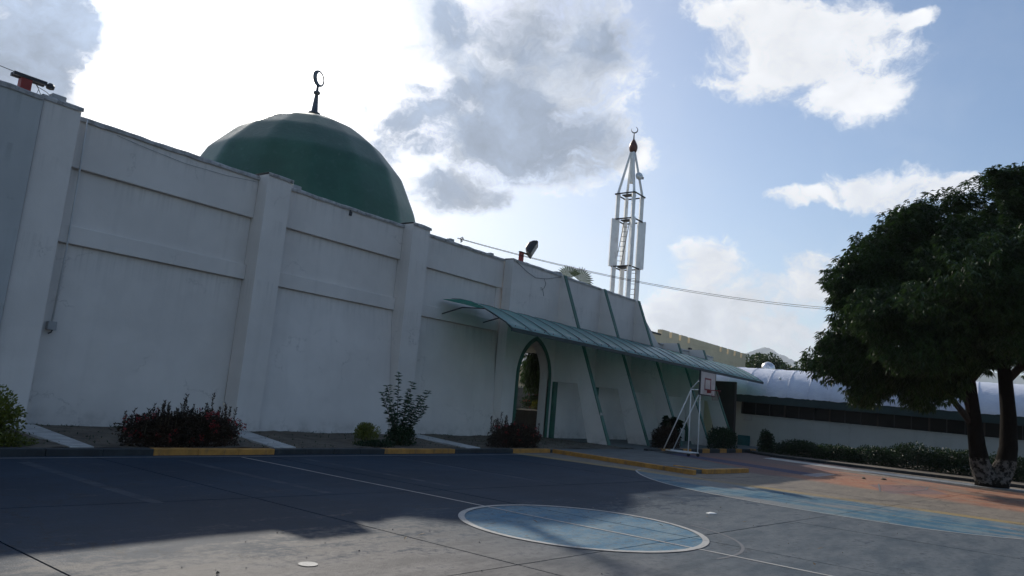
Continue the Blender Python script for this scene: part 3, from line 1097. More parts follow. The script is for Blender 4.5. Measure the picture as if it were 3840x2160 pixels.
hbox('fascia', -5, HL, -.72, -.66, 2.86, 3.32, m=M['teal_dark'])
hbox('soffit', -5, HL, -.655, .2, 2.90, 2.93, m=M['teal_dark'])
VPR = [(-.78, 3.30), (-.76, 3.46), (-.66, 3.78), (-.45, 4.12), (-.15, 4.42), (.3, 4.68), (.9, 4.90), (1.8, 5.06), (3.0, 5.14), (4.5, 5.14), (6.5, 4.9), (8.2, 4.4), (9.2, 3.4)]
rr = random.Random(5)
xk = -5.0
ribs = []
while xk < HL:
    x1 = min(HL, xk + 1.16)
    mb = MB(); nn = 8
    sub = []
    for a, b in zip(VPR[:-1], VPR[1:]):
        sub += [(a[0] + (b[0] - a[0]) * t, a[1] + (b[1] - a[1]) * t) for t in (0, .5)]
    sub.append(VPR[-1])
    ph = rr.uniform(0, 6)
    for i in range(nn + 1):
        u = i / nn
        for j, (y, z) in enumerate(sub):
            edge = math.sin(math.pi * u)
            sag = -.014 * edge * (1 if j > 2 else .5)
            wr = .016 * math.sin(7 * u + 1.1 * j + ph) * edge + .012 * math.sin(13 * u - 2.3 * j + ph * 2) * edge
            hem = rr.uniform(-.02, .02) if j == 0 else 0
            mb.v.append((xk + (x1 - xk) * u, y - (sag + wr) * (.8 if j < 10 else 0), z + (sag + wr) * .7 + hem))
    q = len(sub)
    for i in range(nn):
        for j in range(q - 1):
            mb.f.append((i * q + j, (i + 1) * q + j, (i + 1) * q + j + 1, i * q + j + 1))
    mb.build('tarpaulin_panel', M['tarp'], hall, smooth=True)
    MB().tube([(xk, y - .012, z + .014) for y, z in VPR[:10]], .013, 6).build('tarpaulin_rib', M['tarp'], hall, smooth=True)
    xk = x1
hbox('wall_plate', .48, 1.02, -.03, -.002, 1.80, 2.12, m=M['grey_box'])
hatch = hbox('teal_hatch', .22, .95, -.035, -.002, .1, .90, m=M['teal'])
MB().lathe([(.0, 0), (.07, .02), (.09, .1), (.03, .16)], (2.6, -.32, 4.32), 8).build('roof_light', M['white_metal'], hall)
# water tank behind the tarpaulin roof
tk = thing('water_tank', 'round shiny metal tank peeping over the tarpaulin roof', 'tank', (62.6, 20.3, 5.9))
MB().lathe([(.15, 5.5), (.4, 5.65), (.54, 5.95), (.57, 6.25), (.5, 6.55), (.27, 6.76), (.08, 6.82)], (62.6, 20.25, 0), 18).build('shell', M['tank'], tk, smooth=True)
mb = MB()
for sx, sy in ((-.4, -.4), (.4, -.4), (.4, .4), (-.4, .4)):
    mb.tube([(62.6 + sx, 20.25 + sy, 0), (62.6 + sx * .8, 20.25 + sy * .8, 5.7)], .05, 6)
mb.build('stand', M['dark_metal'], tk)

# ------------------------------------------------------------------ cream castellated building behind
cb = thing('castellated_building', 'long cream yellow building with a battlemented parapet behind the mosque', 'building', (75, 33, 0))
MB().box(58.0, 84.6, 30.0, 40.0, 0, 8.85).build('wall', M['cream'], cb)
MB().prism([(84.6, 30.2, 0), (86.6, 30.2, 0), (86.6, 30.2, 7.0), (85.9, 30.2, 7.1), (84.6, 30.2, 7.6)], (0, 8, 0)).build('end_wing', M['cream'], cb)
x = 62.4
mer = []
while x < 84.5:
    if 68.2 < x < 76.5:
        w = 76.6 - x
        MB().box(x, x + w, 30.0, 30.5, 8.85, 9.45).build('parapet', M['cream'], cb, bevel=.02)
        x += w + .55
        continue
    w = min(1.55, 84.55 - x)
    MB().box(x, x + w, 30.0, 30.5, 8.85, 9.45).build('merlon', M['cream'], cb, bevel=.02)
    x += w + .55
MB().box(57.5, 62.0, 29.9, 30.6, 8.86, 9.0).build('roof_edge', M['dark_metal'], cb)
MB().tube([(68.5, 29.96, 5), (68.5, 29.96, 8.3)], .05, 6).box(68.3, 68.8, 29.8, 29.97, 8.1, 8.4).build('downpipe', M['dark_metal'], cb)
MB().box(83.2, 83.7, 29.9, 30.02, 7.2, 7.6).build('wall_lamp', M['dark_metal'], cb)

# dark brackets and patched low parapet end of the wing
pb = thing('roof_bracket', 'small dark metal bracket at the far end of the low wing roof', 'bracket', (50.9, 20.5, 5.8))
MB().tube([(50.7, 20.5, 5.2), (50.85, 20.5, 6.0)], .06, 6).tube([(50.6, 20.5, 5.95), (51.1, 20.45, 5.75)], .05, 6).build('arm', M['dark_metal'], pb)

# ------------------------------------------------------------------ basketball stand
hp = thing('basketball_stand', 'wheeled white tube basketball stand with dark-framed backboard in front of buttresses', 'basketball hoop', (31.4, 13.6, 0))
XA, XB = 31.06, 31.72
YP = 13.35
wm = M['white_metal']


def rod(name, pts, r=.026, m=None):
    return MB().tube(pts, r, 8).build(name, m or wm, hp, smooth=True)


for xx, yy in ((XA, 13.40), (XB, 13.24)):
    rod('post', [(xx, yy, .16), (xx, yy, 2.96)])
    rod('stay', [(xx + .1, yy + 1.22, .17), (xx, yy, 2.9)])
    rod('upper_arm', [(xx, yy, 2.94), (xx, 12.88, 3.52)])
    rod('lower_arm', [(xx, yy, 2.92), (xx, 12.88, 2.92)])
    rod('base_rail', [(xx + .1, yy + 1.27, .16), (xx, yy - .05, .16)], .028)
    w = MB().tube([(xx - .03, yy - .02, .07), (xx + .03, yy - .02, .07)], .07, 12).build('wheel', M['rubber'], hp)
rod('base_cross', [(XA, 13.36, .165), (XB, 13.2, .165)], .028)
rod('base_cross', [(XA + .1, 14.64, .165), (XB + .1, 14.48, .165)], .028)
BX0, BX1, BY = 30.72, 32.36, 12.82
board = MB().box(BX0, BX1, BY, BY + .04, 2.74, 3.72).build('backboard', M['board'], hp)
mb = MB()
mb.box(BX0 - .02, BX1 + .02, BY - .006, BY + .07, 2.69, 2.738).box(BX0 - .02, BX1 + .02, BY - .006, BY + .07, 3.722, 3.77)
mb.box(BX0 - .05, BX0 - .002, BY - .006, BY + .07, 2.69, 3.77).box(BX1 + .002, BX1 + .03, BY - .006, BY + .07, 2.69, 3.77)
mb.build('board_frame', M['dark_metal'], board)
mb = MB(); bxm = (BX0 + BX1) / 2 - .04
for (x0, x1, z0, z1) in ((bxm - .36, bxm + .36, 3.40, 3.47), (bxm - .36, bxm + .36, 2.93, 3.0), (bxm - .36, bxm - .29, 3.0, 3.40), (bxm + .29, bxm + .36, 3.0, 3.40)):
    mb.box(x0, x1, BY - .008, BY - .002, z0, z1)
mb.build('target_square', M['board_red'], board)
pts = [(bxm + .225 * math.cos(a), BY - .36 + .225 * math.sin(a), 2.95) for a in [k * 2 * math.pi / 24 for k in range(25)]]
rim = MB().tube(pts, .014, 6, caps=False).box(bxm - .07, bxm + .07, BY - .15, BY - .005, 2.82, 2.96).build('rim', M['board_red'], hp)
mb = MB()
for k in range(12):
    a = k * math.pi / 6
    mb.tube([(bxm + .22 * math.cos(a), BY - .36 + .22 * math.sin(a), 2.94), (bxm + .15 * math.cos(a + .26), BY - .36 + .15 * math.sin(a + .26), 2.72), (bxm + .12 * math.cos(a), BY - .36 + .12 * math.sin(a), 2.52)], .004, 4)
mb.build('net', M['board_red'], rim)

# ------------------------------------------------------------------ lamps, boxes, pipes, cables on the roof edge
fl = thing('floodlight', 'black floodlight on red post at the parapet right of the dome', 'floodlight', (27.32, 20.6, 8.2), 'floodlights on the parapet')
MB().box(27.22, 27.44, 20.56, 20.70, 8.15, 8.70).build('post', M['red_post'], fl)
MB().box(27.18, 28.1, 20.57, 20.69, 8.705, 8.76).build('arm', M['dark_metal'], fl)
# housing: square face turned to the court, domed back
cf = Vector((28.05, 20.42, 8.98)); fn = Vector((.45, -.78, -.44)).normalized()
fu = Vector((.87, .45, -.2)); fu = (fu - fn * fu.dot(fn)).normalized(); fv = fn.cross(fu)
mb = MB()
rings = [(.40, .0), (.40, -.08), (.33, -.24), (.2, -.38), (.1, -.43)]
for r, dd in rings:
    for su, sv in ((-1, -1), (1, -1), (1, 1), (-1, 1)):
        mb.v.append(tuple(cf + fu * su * r + fv * sv * r * .9 + fn * dd))
for i in range(len(rings) - 1):
    for j in range(4):
        q = (j + 1) % 4
        mb.f.append((4 * i + j, 4 * i + q, 4 * i + 4 + q, 4 * i + 4 + j))
mb.f += [(3, 2, 1, 0), tuple(4 * (len(rings) - 1) + j for j in range(4))]
mb.build('housing', M['dark_metal'], fl)
g = [cf + fu * su * .32 + fv * sv * .27 + fn * .006 for su, sv in ((-1, -1), (1, -1), (1, 1), (-1, 1))]
MB().add([tuple(v) for v in g], [(0, 1, 2, 3)]).build('lens', M['lamp_glass'], fl)

fl2 = thing('floodlight', 'red post with dark crossbar and small lamp above the side wall, leftmost', 'floodlight', (6.2, 20.6, 8.15), 'floodlights on the parapet')
MB().box(6.1, 6.34, 20.5, 20.72, 8.1, 8.60).build('post', M['red_post'], fl2)
MB().box(5.92, 6.66, 20.48, 20.58, 8.605, 8.69).box(5.92, 6.66, 20.66, 20.74, 8.605, 8.69).build('crossbar', M['dark_metal'], fl2)
MB().lathe([(.03, 0), (.09, .02), (.10, .1), (.05, .16)], (6.76, 20.55, 8.54), 10).build('lamp', M['dark_metal'], fl2)
MB().tube([(6.4, 20.55, 8.6), (6.52, 20.55, 8.45), (6.48, 20.55, 8.3), (6.7, 20.55, 8.2)], .008, 5).tube([(6.5, 20.55, 8.5), (6.7, 20.55, 8.45), (6.95, 20.6, 8.32)], .008, 5).tube([(6.46, 20.55, 8.55), (6.6, 20.55, 8.3), (6.62, 20.55, 8.2)], .008, 5).build('wiring', M['cable'], fl2)
for (x, y, z, w, h, lab) in ((6.95, 20.5, 8.27, .34, .17, 'grey concrete block on the parapet beside the leftmost floodlight'),
                             (14.62, 20.9, 8.18, .34, .15, 'pale block on the parapet just right of the middle pilaster, before the dome'),
                             (22.6, 20.9, 8.18, .26, .13, 'pale block on the parapet between third pilaster and cable knot'),
                             (25.35, 20.9, 8.18, .24, .10, 'low pale block on the parapet left of the red floodlight post'),
                             (30.1, 20.35, 8.19, .5, .10, 'rounded pale block on the parapet beside the palm')):
    tag(MB().box(x - w / 2, x + w / 2, y - .12, y + .12, z, z + h).build('parapet_block', M['grey_box'], bevel=.015), lab, 'block', 'blocks on the parapet')
tag(MB().tube([(7.80, 20.70, 8.16), (7.78, 20.64, 8.05), (7.80, 20.64, 7.2), (7.82, 20.66, 6.8), (7.84, 20.66, 4.8), (7.86, 20.70, 4.7), (7.86, 20.78, 2.72)], .022, 8).build('conduit', M['pipe'], smooth=True),
    'thin grey conduit running down the first bay of the wall', 'pipe')
bxo = thing('junction_box', 'small grey junction box at the foot of the wall conduit', 'junction box', (7.86, 20.8, 2.65))
MB().box(7.76, 7.97, 20.72, 20.86, 2.52, 2.74).build('case', M['grey_box'], bxo, bevel=.01)
MB().tube([(7.9, 20.75, 2.55), (7.86, 20.72, 2.46), (7.8, 20.74, 2.42)], .018, 6).build('cable_end', M['cable'], bxo)
tag(MB().tube([(6.5, 20.17, .1), (6.53, 20.165, 8.15)], .02, 6).build('joint_line', M['cable']), 'dark thin line in the joint between side wall and first pilaster', 'pipe')  # thin dark tube marking the wall joint
# loose cables
tag(MB().tube([(8.6, 20.67, 7.98), (9.4, 20.68, 7.9), (10.6, 20.69, 7.82), (12.0, 20.68, 7.86), (13.05, 20.66, 7.97)], .005, 5).build('loose_cable', M['cable']), 'thin cable sagging along the top of the first bay', 'cable')
tag(MB().tube([(26.3, 20.17, 8.1), (27.3, 20.16, 7.75), (28.0, 20.16, 7.6), (28.9, 20.16, 7.72), (30.15, 20.1, 8.05)], .010, 5).tube([(28.7, 20.15, 7.68), (28.85, 20.14, 7.45), (28.7, 20.14, 7.2), (28.5, 20.14, 7.1), (28.45, 20.14, 7.22), (28.6, 20.14, 7.18), (28.75, 20.14, 6.85)], .010, 5).build('loose_cable', M['cable']),
    'black cable hanging in loops on the gateway wall below the palm', 'cable')
for k, (dz, lab) in enumerate(((0, 'upper of two thin cables strung from the parapet to the right'), (-.09, 'lower of two thin cables strung from the parapet to the right'))):
    p0 = Vector((22.7, 20.6, 8.36 + dz * .3)); p1 = Vector((48, 2.6, 9.0 + dz * 1.5))
    tag(MB().tube([p0.lerp(p1, t) - Vector((0, 0, 1.15 * 4 * t * (1 - t) + .0)) for t in [i / 40 for i in range(65)]], .011, 5).build('overhead_cable', M['cable']), lab, 'cable')
tag(MB().tube([(-6, 20.0, 9.6), (0, 20.3, 9.05), (3.5, 20.45, 8.78), (5.95, 20.55, 8.68)], .009, 5).build('lamp_cable', M['cable']), 'thin cable reaching the leftmost floodlight from the left', 'cable')
kn = tag(MB().tube([(22.95, 20.6, 8.2), (22.9, 20.6, 8.4), (23.0, 20.6, 8.47), (23.1, 20.6, 8.38), (23.02, 20.62, 8.26), (22.92, 20.58, 8.36), (23.08, 20.6, 8.44)], .018, 6).build('cable_knot', M['cable']), 'dark knot of cable on the parapet at the start of the overhead cables', 'cable')
# small hole with a cover flap high on the second bay
tag(MB().prism([(16.88, 20.715, 7.86), (16.98, 20.715, 7.86), (17.0, 20.715, 7.99), (16.9, 20.715, 8.06)], (0, -.05, 0)).build('wall_flap', M['dark_metal']), 'small dark metal flap high on the second wall bay', 'flap')
tag(MB().box(5.45, 5.56, 20.0, 20.075, 2.1, 2.32).build('red_sign', M['red_post'], bevel=.005), 'small red plate on the side wall at the left edge', 'plate')

HAZE = 0.00013
# ------------------------------------------------------------------ plants
def unit(a):
    return a / np.maximum(np.linalg.norm(a, axis=1, keepdims=True), 1e-9)


def leaves(name, base, direc, nrm, L, W, m, parent=None, droop=0.0):
    """one mesh of pointed leaves, each folded along its midrib: base, sides, tip"""
    n = len(base)
    direc = unit(direc)
    side = unit(np.cross(direc, nrm)); up = unit(np.cross(side, direc))
    L = np.asarray(L).reshape(-1, 1) * np.ones((n, 1)); W = np.asarray(W).reshape(-1, 1) * np.ones((n, 1))
    mid = base + direc * L * .45 + up * L * .06
    tip = base + direc * L - np.array([0, 0, 1.0]) * L * droop
    a = mid + side * W * .5; b = mid - side * W * .5
    v = np.stack([base, a, tip, b], 1).reshape(-1, 3)
    idx = np.arange(n * 4).reshape(n, 4)
    f = np.concatenate([idx[:, [0, 1, 2]], idx[:, [0, 2, 3]]], 0)
    me = bpy.data.meshes.new(name)
    me.vertices.add(len(v)); me.vertices.foreach_set('co', v.ravel().astype(np.float32))
    me.loops.add(len(f) * 3); me.loops.foreach_set('vertex_index', f.ravel().astype(np.int32))
    me.polygons.add(len(f)); me.polygons.foreach_set('loop_start', np.arange(0, len(f) * 3, 3, dtype=np.int32))
    me.polygons.foreach_set('loop_total', np.full(len(f), 3, np.int32))
    me.update(); me.validate()
    return stuff(link_mesh(name, me, m, parent))


def sphere_pts(n):
    return unit(RNG.normal(size=(n, 3)))


def lumpy(n, c, r, lumps=10, lump=.5, shell=.35, flat_bottom=True):
    """points through the outer part of a clump made of overlapping lumps"""
    c = np.array(c); r = np.array(r)
    dirs = sphere_pts(lumps)
    if flat_bottom:
        dirs[:, 2] = np.abs(dirs[:, 2]) * .9 - .25
    cs = c + dirs * r * (1 - lump) * RNG.uniform(.7, 1.1, (lumps, 1))
    k = RNG.integers(0, lumps, n)
    d = sphere_pts(n)
    rad = (1 - shell * RNG.random((n, 1)) ** 1.6)
    P = cs[k] + d * r * lump * rad
    return P, d


def bush(name, label, c, r, n, L, W, m, cat='bush', group=None, shoots=0, flowers=0, stems=6, droop=.1, lumps=12, lump=.5, shell=.5, skirt=True):
    g = thing(name, label, cat, (c[0], c[1], max(0.0, c[2] - r[2])), group)
    P, d = lumpy(n, c, r, lumps, lump, shell)
    P[:, 2] = np.maximum(P[:, 2], .12)
    dd = d + RNG.normal(scale=.55, size=d.shape) + np.array([0, 0, .35])
    if skirt:
        k = n // 3
        a = RNG.random(k) * 6.283; q = np.sqrt(RNG.random(k)) * .93
        P[:k] = np.stack([c[0] + np.cos(a) * q * r[0], c[1] + np.sin(a) * q * r[1], .1 + RNG.random(k) * (c[2] - .05)], 1)
    leaves('foliage', P, dd, sphere_pts(n), RNG.uniform(.7, 1.25, n) * L, W * RNG.uniform(.8, 1.2, n), m, g, droop)
    base = Vector((c[0], c[1], .1))
    mb = MB()
    for k in range(stems):
        a = k * 6.283 / stems + random.random()
        q = Vector((c[0] + math.cos(a) * r[0] * .55, c[1] + math.sin(a) * r[1] * .55, c[2] + r[2] * random.uniform(-.2, .5)))
        b0 = base + Vector((math.cos(a) * r[0] * .2, math.sin(a) * r[1] * .2, 0))
        mb.tube([b0, b0.lerp(q, .5) + Vector((0, 0, .06)), q], [.022, .016, .008], 5)
    mb.build('stems', M['stem'], g)
    if shoots:
        B = []; D = []
        mb = MB()
        for k in range(shoots):
            a = random.uniform(0, 6.283); q = math.sqrt(random.random())
            x = c[0] + math.cos(a) * r[0] * q * .92; y = c[1] + math.sin(a) * r[1] * q * .92
            z0 = c[2] + r[2] * math.sqrt(max(0, 1 - q * q)) * .62
            h = random.uniform(.12, .36) * (1.5 if random.random() < .2 else 1)
            ln = Vector((random.uniform(-.12, .12), random.uniform(-.12, .12), 1))
            mb.tube([(x, y, z0 - .2), (x + ln.x * h, y + ln.y * h, z0 + h)], [.008, .004], 4)
            for t in np.arange(0, h, .035):
                for s in range(3):
                    aa = random.uniform(0, 6.283)
                    B.append((x + ln.x * t, y + ln.y * t, z0 + t)); D.append((math.cos(aa), math.sin(aa), 1.1))
        stuff(mb.build('shoots', M['stem'], g))
        nb = len(B)
        leaves('shoot_leaves', np.array(B), np.array(D), sphere_pts(nb), RNG.uniform(.05, .085, nb), .028, m, g)
    if flowers:
        B = []
        for k in range(flowers):
            d1 = sphere_pts(1)[0]
            if d1[1] > .2:
                d1[1] *= -1
            d1[2] = d1[2] * .7 + .1
            q = np.array(c) + d1 * np.array(r) * RNG.uniform(.92, 1.02)
            q[2] = max(q[2], .25)
            for s in range(12):
                B.append(q + RNG.normal(scale=.028, size=3))
        B = np.array(B)
        leaves('flowers', B, sphere_pts(len(B)) + np.array([0, -.4, .4]), sphere_pts(len(B)), .045, .035, M['petal'], g)
    return g


bush('lime_bush', 'yellow-green leafy bush at the left edge beside the side wall', (5.3, 16.0, .72), (.62, .55, .62), 5200, .075, .04, M['leaf_lime'], 'bush')
bush('ixora_hedge', 'wide dark hedge with red flowers and upright shoots before the first bay', (9.05, 15.85, .5), (1.5, .45, .55), 14000, .075, .035, M['leaf_ixora'], 'hedge', 'flowering hedges along the kerb', shoots=38, flowers=40, lumps=26, lump=.42)
bush('lime_bush', 'small round yellow-green bush beside the tall sapling', (15.05, 16.45, .48), (.42, .36, .36), 2600, .06, .034, M['leaf_lime'], 'bush')
bush('ixora_hedge', 'smaller dark hedge with red flowers in front of the arch', (21.5, 15.85, .52), (1.6, .45, .56), 12000, .075, .035, M['leaf_ixora'], 'hedge', 'flowering hedges along the kerb', shoots=26, flowers=26, lumps=24, lump=.42)
bush('low_bush', 'low dark leafy undergrowth at the foot of the sapling', (16.3, 16.3, .42), (.62, .4, .34), 2200, .085, .04, M['leaf_bush'], 'bush')
bush('ground_plant', 'low green weeds spreading at the kerb left of the sapling', (14.9, 15.85, .2), (.8, .3, .12), 1200, .06, .03, M['leaf_bush'], 'plant')
bush('ground_plant', 'low green weeds under the bush at the left edge', (5.5, 15.75, .2), (.6, .3, .16), 1400, .06, .03, M['leaf_lime'], 'plant')
bush('dark_bush', 'dark bush between the second and third buttress left of the basketball stand', (33.7, 15.7, .65), (1.15, .6, .58), 5200, .11, .05, M['leaf_ixora'], 'bush', 'bushes before the buttresses', shoots=14)
bush('dark_bush', 'rounded dark bush right of the basketball stand before the last buttress', (39.7, 15.2, .75), (1.55, .7, .72), 6500, .11, .05, M['leaf_bush'], 'bush', 'bushes before the buttresses')
bush('columnar_bush', 'narrow upright bush by the teal hatch of the low hall', (42.55, 13.75, .72), (.5, .5, .85), 3600, .11, .05, M['leaf_bush'], 'bush')
HED = [((42.2, 11.9, .52), (.9, 1.5, .58), 'trimmed hedge bush nearest the teal hatch on the hall verge'), ((42.0, 9.8, .5), (.9, 1.5, .58), 'trimmed hedge bush, second from the teal hatch'), ((42.0, 7.9, .55), (.9, 1.5, .66), 'trimmed hedge bush in the middle of the row along the hall'),
       ((41.8, 6.1, .72), (.9, 1.55, .95), 'tallest hedge bush of the row along the hall'), ((41.6, 4.3, .68), (.9, 1.5, .92), 'hedge bush left of the mango trunk along the hall'), ((41.4, 2.3, .66), (.9, 1.5, .88), 'hedge bush behind the mango trunk along the hall')]
for c, r, lab in HED:
    bush('hedge_bush', lab, c, r, 6500, .11, .055, M['leaf_bush'], 'hedge', 'clipped hedge bushes along the hall', lumps=26, lump=.36)

# sapling: several leaning branches carrying alternate arching leaves
sp = thing('sapling', 'tall spindly green sapling with arching leaves before the third pilaster', 'shrub', (16.4, 16.45, .1))
B = []; D = []; mb = MB()
tips = [((16.12, 16.5, 2.27), .0), ((15.45, 16.4, 1.62), .2), ((17.5, 16.5, 1.78), .2), ((16.55, 16.3, 2.02), .1), ((17.1, 16.4, 1.62), .2), ((15.8, 16.6, 1.85), .1), ((16.9, 16.6, 1.45), .2), ((15.75, 16.2, 1.35), .1), ((17.25, 16.3, 1.3), .2), ((16.35, 16.2, 1.6), .1)]
for (tx, ty, tz), bend in tips:
    p0 = Vector((16.35 + random.uniform(-.08, .08), 16.45, .1)); p2 = Vector((tx, ty, tz))
    p1 = Vector((p0.x + (tx - p0.x) * .45, (p0.y + ty) / 2, .1 + (tz - .1) * .45))
    N = 22
    path = []
    for i in range(N + 1):
        t = i / N
        path.append(p0 * (1 - t) ** 2 + p1 * 2 * t * (1 - t) + p2 * t * t)
    mb.tube(path, [.018 * (1 - .75 * i / N) for i in range(N + 1)], 5)
    for i in range(4, N + 1):
        for s in range(5):
            a = random.uniform(0, 6.283)
            B.append(tuple(path[i] + Vector((random.uniform(-.02, .02), 0, random.uniform(-.03, .03))))); D.append((math.cos(a), math.sin(a), random.uniform(.15, .8)))
mb.build('branches', M['stem'], sp)
nb = len(B)
leaves('foliage', np.array(B), np.array(D), np.tile([0, 0, 1.0], (nb, 1)) + RNG.normal(scale=.2, size=(nb, 3)), RNG.uniform(.14, .21, nb), .062, M['leaf_sap'], sp, .25)

# spiky palm-like plant behind the basketball stand
yp = thing('spiky_plant', 'spiky dark plant with arching fronds behind the basketball stand', 'plant', (36.4, 16.6, .1))
B = []; D = []; mb = MB()
for k in range(4):
    bx_ = 36.4 + random.uniform(-.5, .5); by_ = 16.6 + random.uniform(-.3, .3); h = random.uniform(.8, 1.7)
    mb.tube([(bx_, by_, .1), (bx_ + .05, by_, h)], [.04, .03], 6)
    for s in range(70):
        a = random.uniform(0, 6.283); B.append((bx_ + .05, by_, h + random.uniform(-.12, .05))); D.append((math.cos(a), math.sin(a), random.uniform(-.3, 1.2)))
mb.build('stalks', M['stem'], yp)
nb = len(B)
leaves('foliage', np.array(B), np.array(D), np.tile([0, 0, 1.0], (nb, 1)), RNG.uniform(.4, .65, nb), .04, M['leaf_bush'], yp, .45)

# fan palm showing over the gateway wall
fp = thing('fan_palm', 'fan palm whose two pleated leaves show over the gateway wall', 'palm', (34.8, 22.3, 0))
MB().tube([(34.8, 22.3, 0), (34.78, 22.35, 4), (34.75, 22.4, 7.7)], [.16, .14, .12], 10).build('trunk', M['bark'], fp)
for (c, rot, rad, lean) in (((34.15, 22.3, 8.78), 112, .85, -.25), ((35.35, 22.35, 8.85), 62, .9, .3), ((34.7, 22.7, 8.4), 90, .7, 0)):
    mb = MB(); n = 17
    c = Vector(c); u = Vector((.75, -.66, 0)); w = Vector((.66, .75, 0))
    for k in range(n):
        a = R(rot - 80 + 160 * k / (n - 1)); a0 = a - R(4.3); a1 = a + R(4.3)
        f = lambda an, r, o: tuple(c + (u * math.cos(an) + Vector((0, 0, 1)) * math.sin(an)) * r + w * o)
        b0 = len(mb.v)
        tipd = Vector((0, 0, -.10 - .06 * random.random()))
        mb.v += [tuple(c), f(a0, rad * .72, .0), f(a, rad * .74, .05), f(a1, rad * .72, .0), tuple(Vector(f(a, rad * random.uniform(.95, 1.08), .03)) + tipd * .6)]
        mb.f += [(b0, b0 + 1, b0 + 2), (b0, b0 + 2, b0 + 3), (b0 + 1, b0 + 4, b0 + 2), (b0 + 2, b0 + 4, b0 + 3)]
    lf = mb.build('fan_leaf', M['leaf_palm'], fp)
    MB().tube([(34.75, 22.4, 7.65), c + Vector((0, 0, -.05))], [.025, .014], 5).build('leaf_stalk', M['leaf_palm'], lf)

# garden seen through the arch and the last passage
bush('garden_bush', 'green bush with red blooms seen low through the arch', (36.4, 25.6, 1.75), (1.1, .8, .6), 3000, .12, .06, M['leaf_bush'], 'bush', flowers=26)
bush('garden_bush', 'pale green bush seen through the arch, in front of dark planter', (35.6, 24.6, 1.6), (.6, .5, .4), 1500, .10, .05, M['leaf_lime'], 'bush')
pt = thing('planter', 'dark low planter wall seen at the bottom of the arch', 'planter', (36.5, 23.5, 0))
MB().box(31.5, 39.5, 23.2, 23.5, 0, 1.3).build('planter_wall', M['black'], pt)
MB().box(31.5, 39.5, 23.15, 23.55, 1.3, 1.36).build('planter_cap', M['concrete'], pt)
gt = thing('courtyard_tree', 'dark tree with hanging leaves seen through the arch', 'tree', (37.9, 26.2, 0))
P, d = lumpy(5200, (37.5, 26.2, 3.6), (1.5, 1.2, 2.7), 20, .45, .7)
P = P[P[:, 2] > .9]; d = d[:len(P)]
leaves('crown', P, d * .4 + np.array([0, 0, -1.0]), sphere_pts(len(P)), RNG.uniform(.2, .34, len(P)), .07, M['leaf_mango'], gt, .1)
MB().tube([(37.9, 26.2, 0), (37.8, 26.2, 2.2), (37.8, 26.2, 4.5)], [.22, .17, .08], 9).build('trunk', M['bark'], gt)

gw = thing('garden_wall', 'grey-white garden wall seen through the arch behind the bushes', 'wall', (44, 31, 0))
MB().box(37, 52, 31, 31.25, 0, 2.7).build('wall', M['walk'], gw)
MB().box(37, 52, 30.95, 31.3, 2.7, 2.8).build('wall_cap', M['concrete'], gw)
gh = thing('garden_house', 'cream gable seen high through the arch', 'building', (48, 36, 0))
MB().box(42, 56, 35, 42, 0, 4.6).build('wall', M['cream'], gh)
MB().prism([(41.6, 34.6, 4.6), (56.4, 34.6, 4.6), (56.4, 38.5, 6.0), (41.6, 38.5, 6.0)], (0, 0, .15)).build('roof', M['roofslab'], gh)
# far trees beyond the roofs
def far_tree(label, c, r, n, L, trunk_h):
    g = thing('far_tree', label, 'tree', (c[0], c[1], 0), 'trees beyond the hall')
    P, d = lumpy(n, c, r, 26, .34, .5, False)
    leaves('crown', P, d + RNG.normal(scale=.6, size=d.shape), sphere_pts(n), RNG.uniform(.7, 1.3, n) * L, L * .55, M['leaf_far'], g, .15)
    MB().tube([(c[0], c[1], -.1), (c[0] + .2, c[1], trunk_h * .6), (c[0], c[1], c[2])], [.4, .3, .12], 8).build('trunk', M['bark'], g)


far_tree('broad dark tree standing right behind the castellated building', (90.5, 30.2, 8.2), (3.0, 3.0, 2.7), 9000, .34, 6)
far_tree('lower dark tree behind the tarpaulin roof right of the tank', (88.6, 25.2, 7.0), (2.6, 3.0, 2.3), 8000, .34, 5)
far_tree('small tree behind the tarpaulin roof half hidden by the mango', (84.5, 21.6, 6.6), (2.2, 2.6, 1.9), 6000, .32, 5)
far_tree('bright green tree behind the hall right of the mango trunks', (58.0, -5.0, 5.0), (3.0, 3.4, 3.0), 8000, .3, 4)

# mountains on the skyline
mb = MB()
ridge = [(2300, 1500, 120), (2330, 1150, 150), (2350, 950, 185), (2362, 850, 214), (2368, 815, 226), (2375, 780, 243), (2382, 757, 236), (2388, 739, 220), (2393, 722, 217), (2399, 704, 206), (2408, 680, 189), (2421, 625, 178), (2435, 570, 176), (2444, 526, 180), (2460, 400, 190), (2470, 200, 200), (2470, -100, 170), (2460, -500, 150), (2400, -1200, 120)]
sub = []
rr = random.Random(11)
for a, b in zip(ridge[:-1], ridge[1:]):
    for t in (0, .25, .5, .75):
        sub.append(tuple(a[i] + (b[i] - a[i]) * t + (rr.uniform(-2.5, 2.5) if i == 2 else 0) for i in range(3)))
n = len(sub)
rows = [(-900, 0.0), (-600, .28), (-330, .55), (-130, .83), (0, 1.0), (300, .75), (900, .0)]
for off, k in rows:
    for i, (x, y, z) in enumerate(sub):
        mb.v.append((x + off * (1 + .25 * math.sin(i * 1.3)), y, z * k * (1 + .07 * math.sin(i * 2.1 + off)) - (.2 if k == 0 else 0) if k < 1 else z))
for j in range(len(rows) - 1):
    for i in range(n - 1):
        mb.f.append((j * n + i, j * n + i + 1, (j + 1) * n + i + 1, (j + 1) * n + i))
mb.v = [(x * 2.4, y * 2.4, 1.75 + (z - 1.75) * 2.4 if z > 0 else z) for x, y, z in mb.v]
struct(mb.build('mountains', M['mountain'], smooth=True))
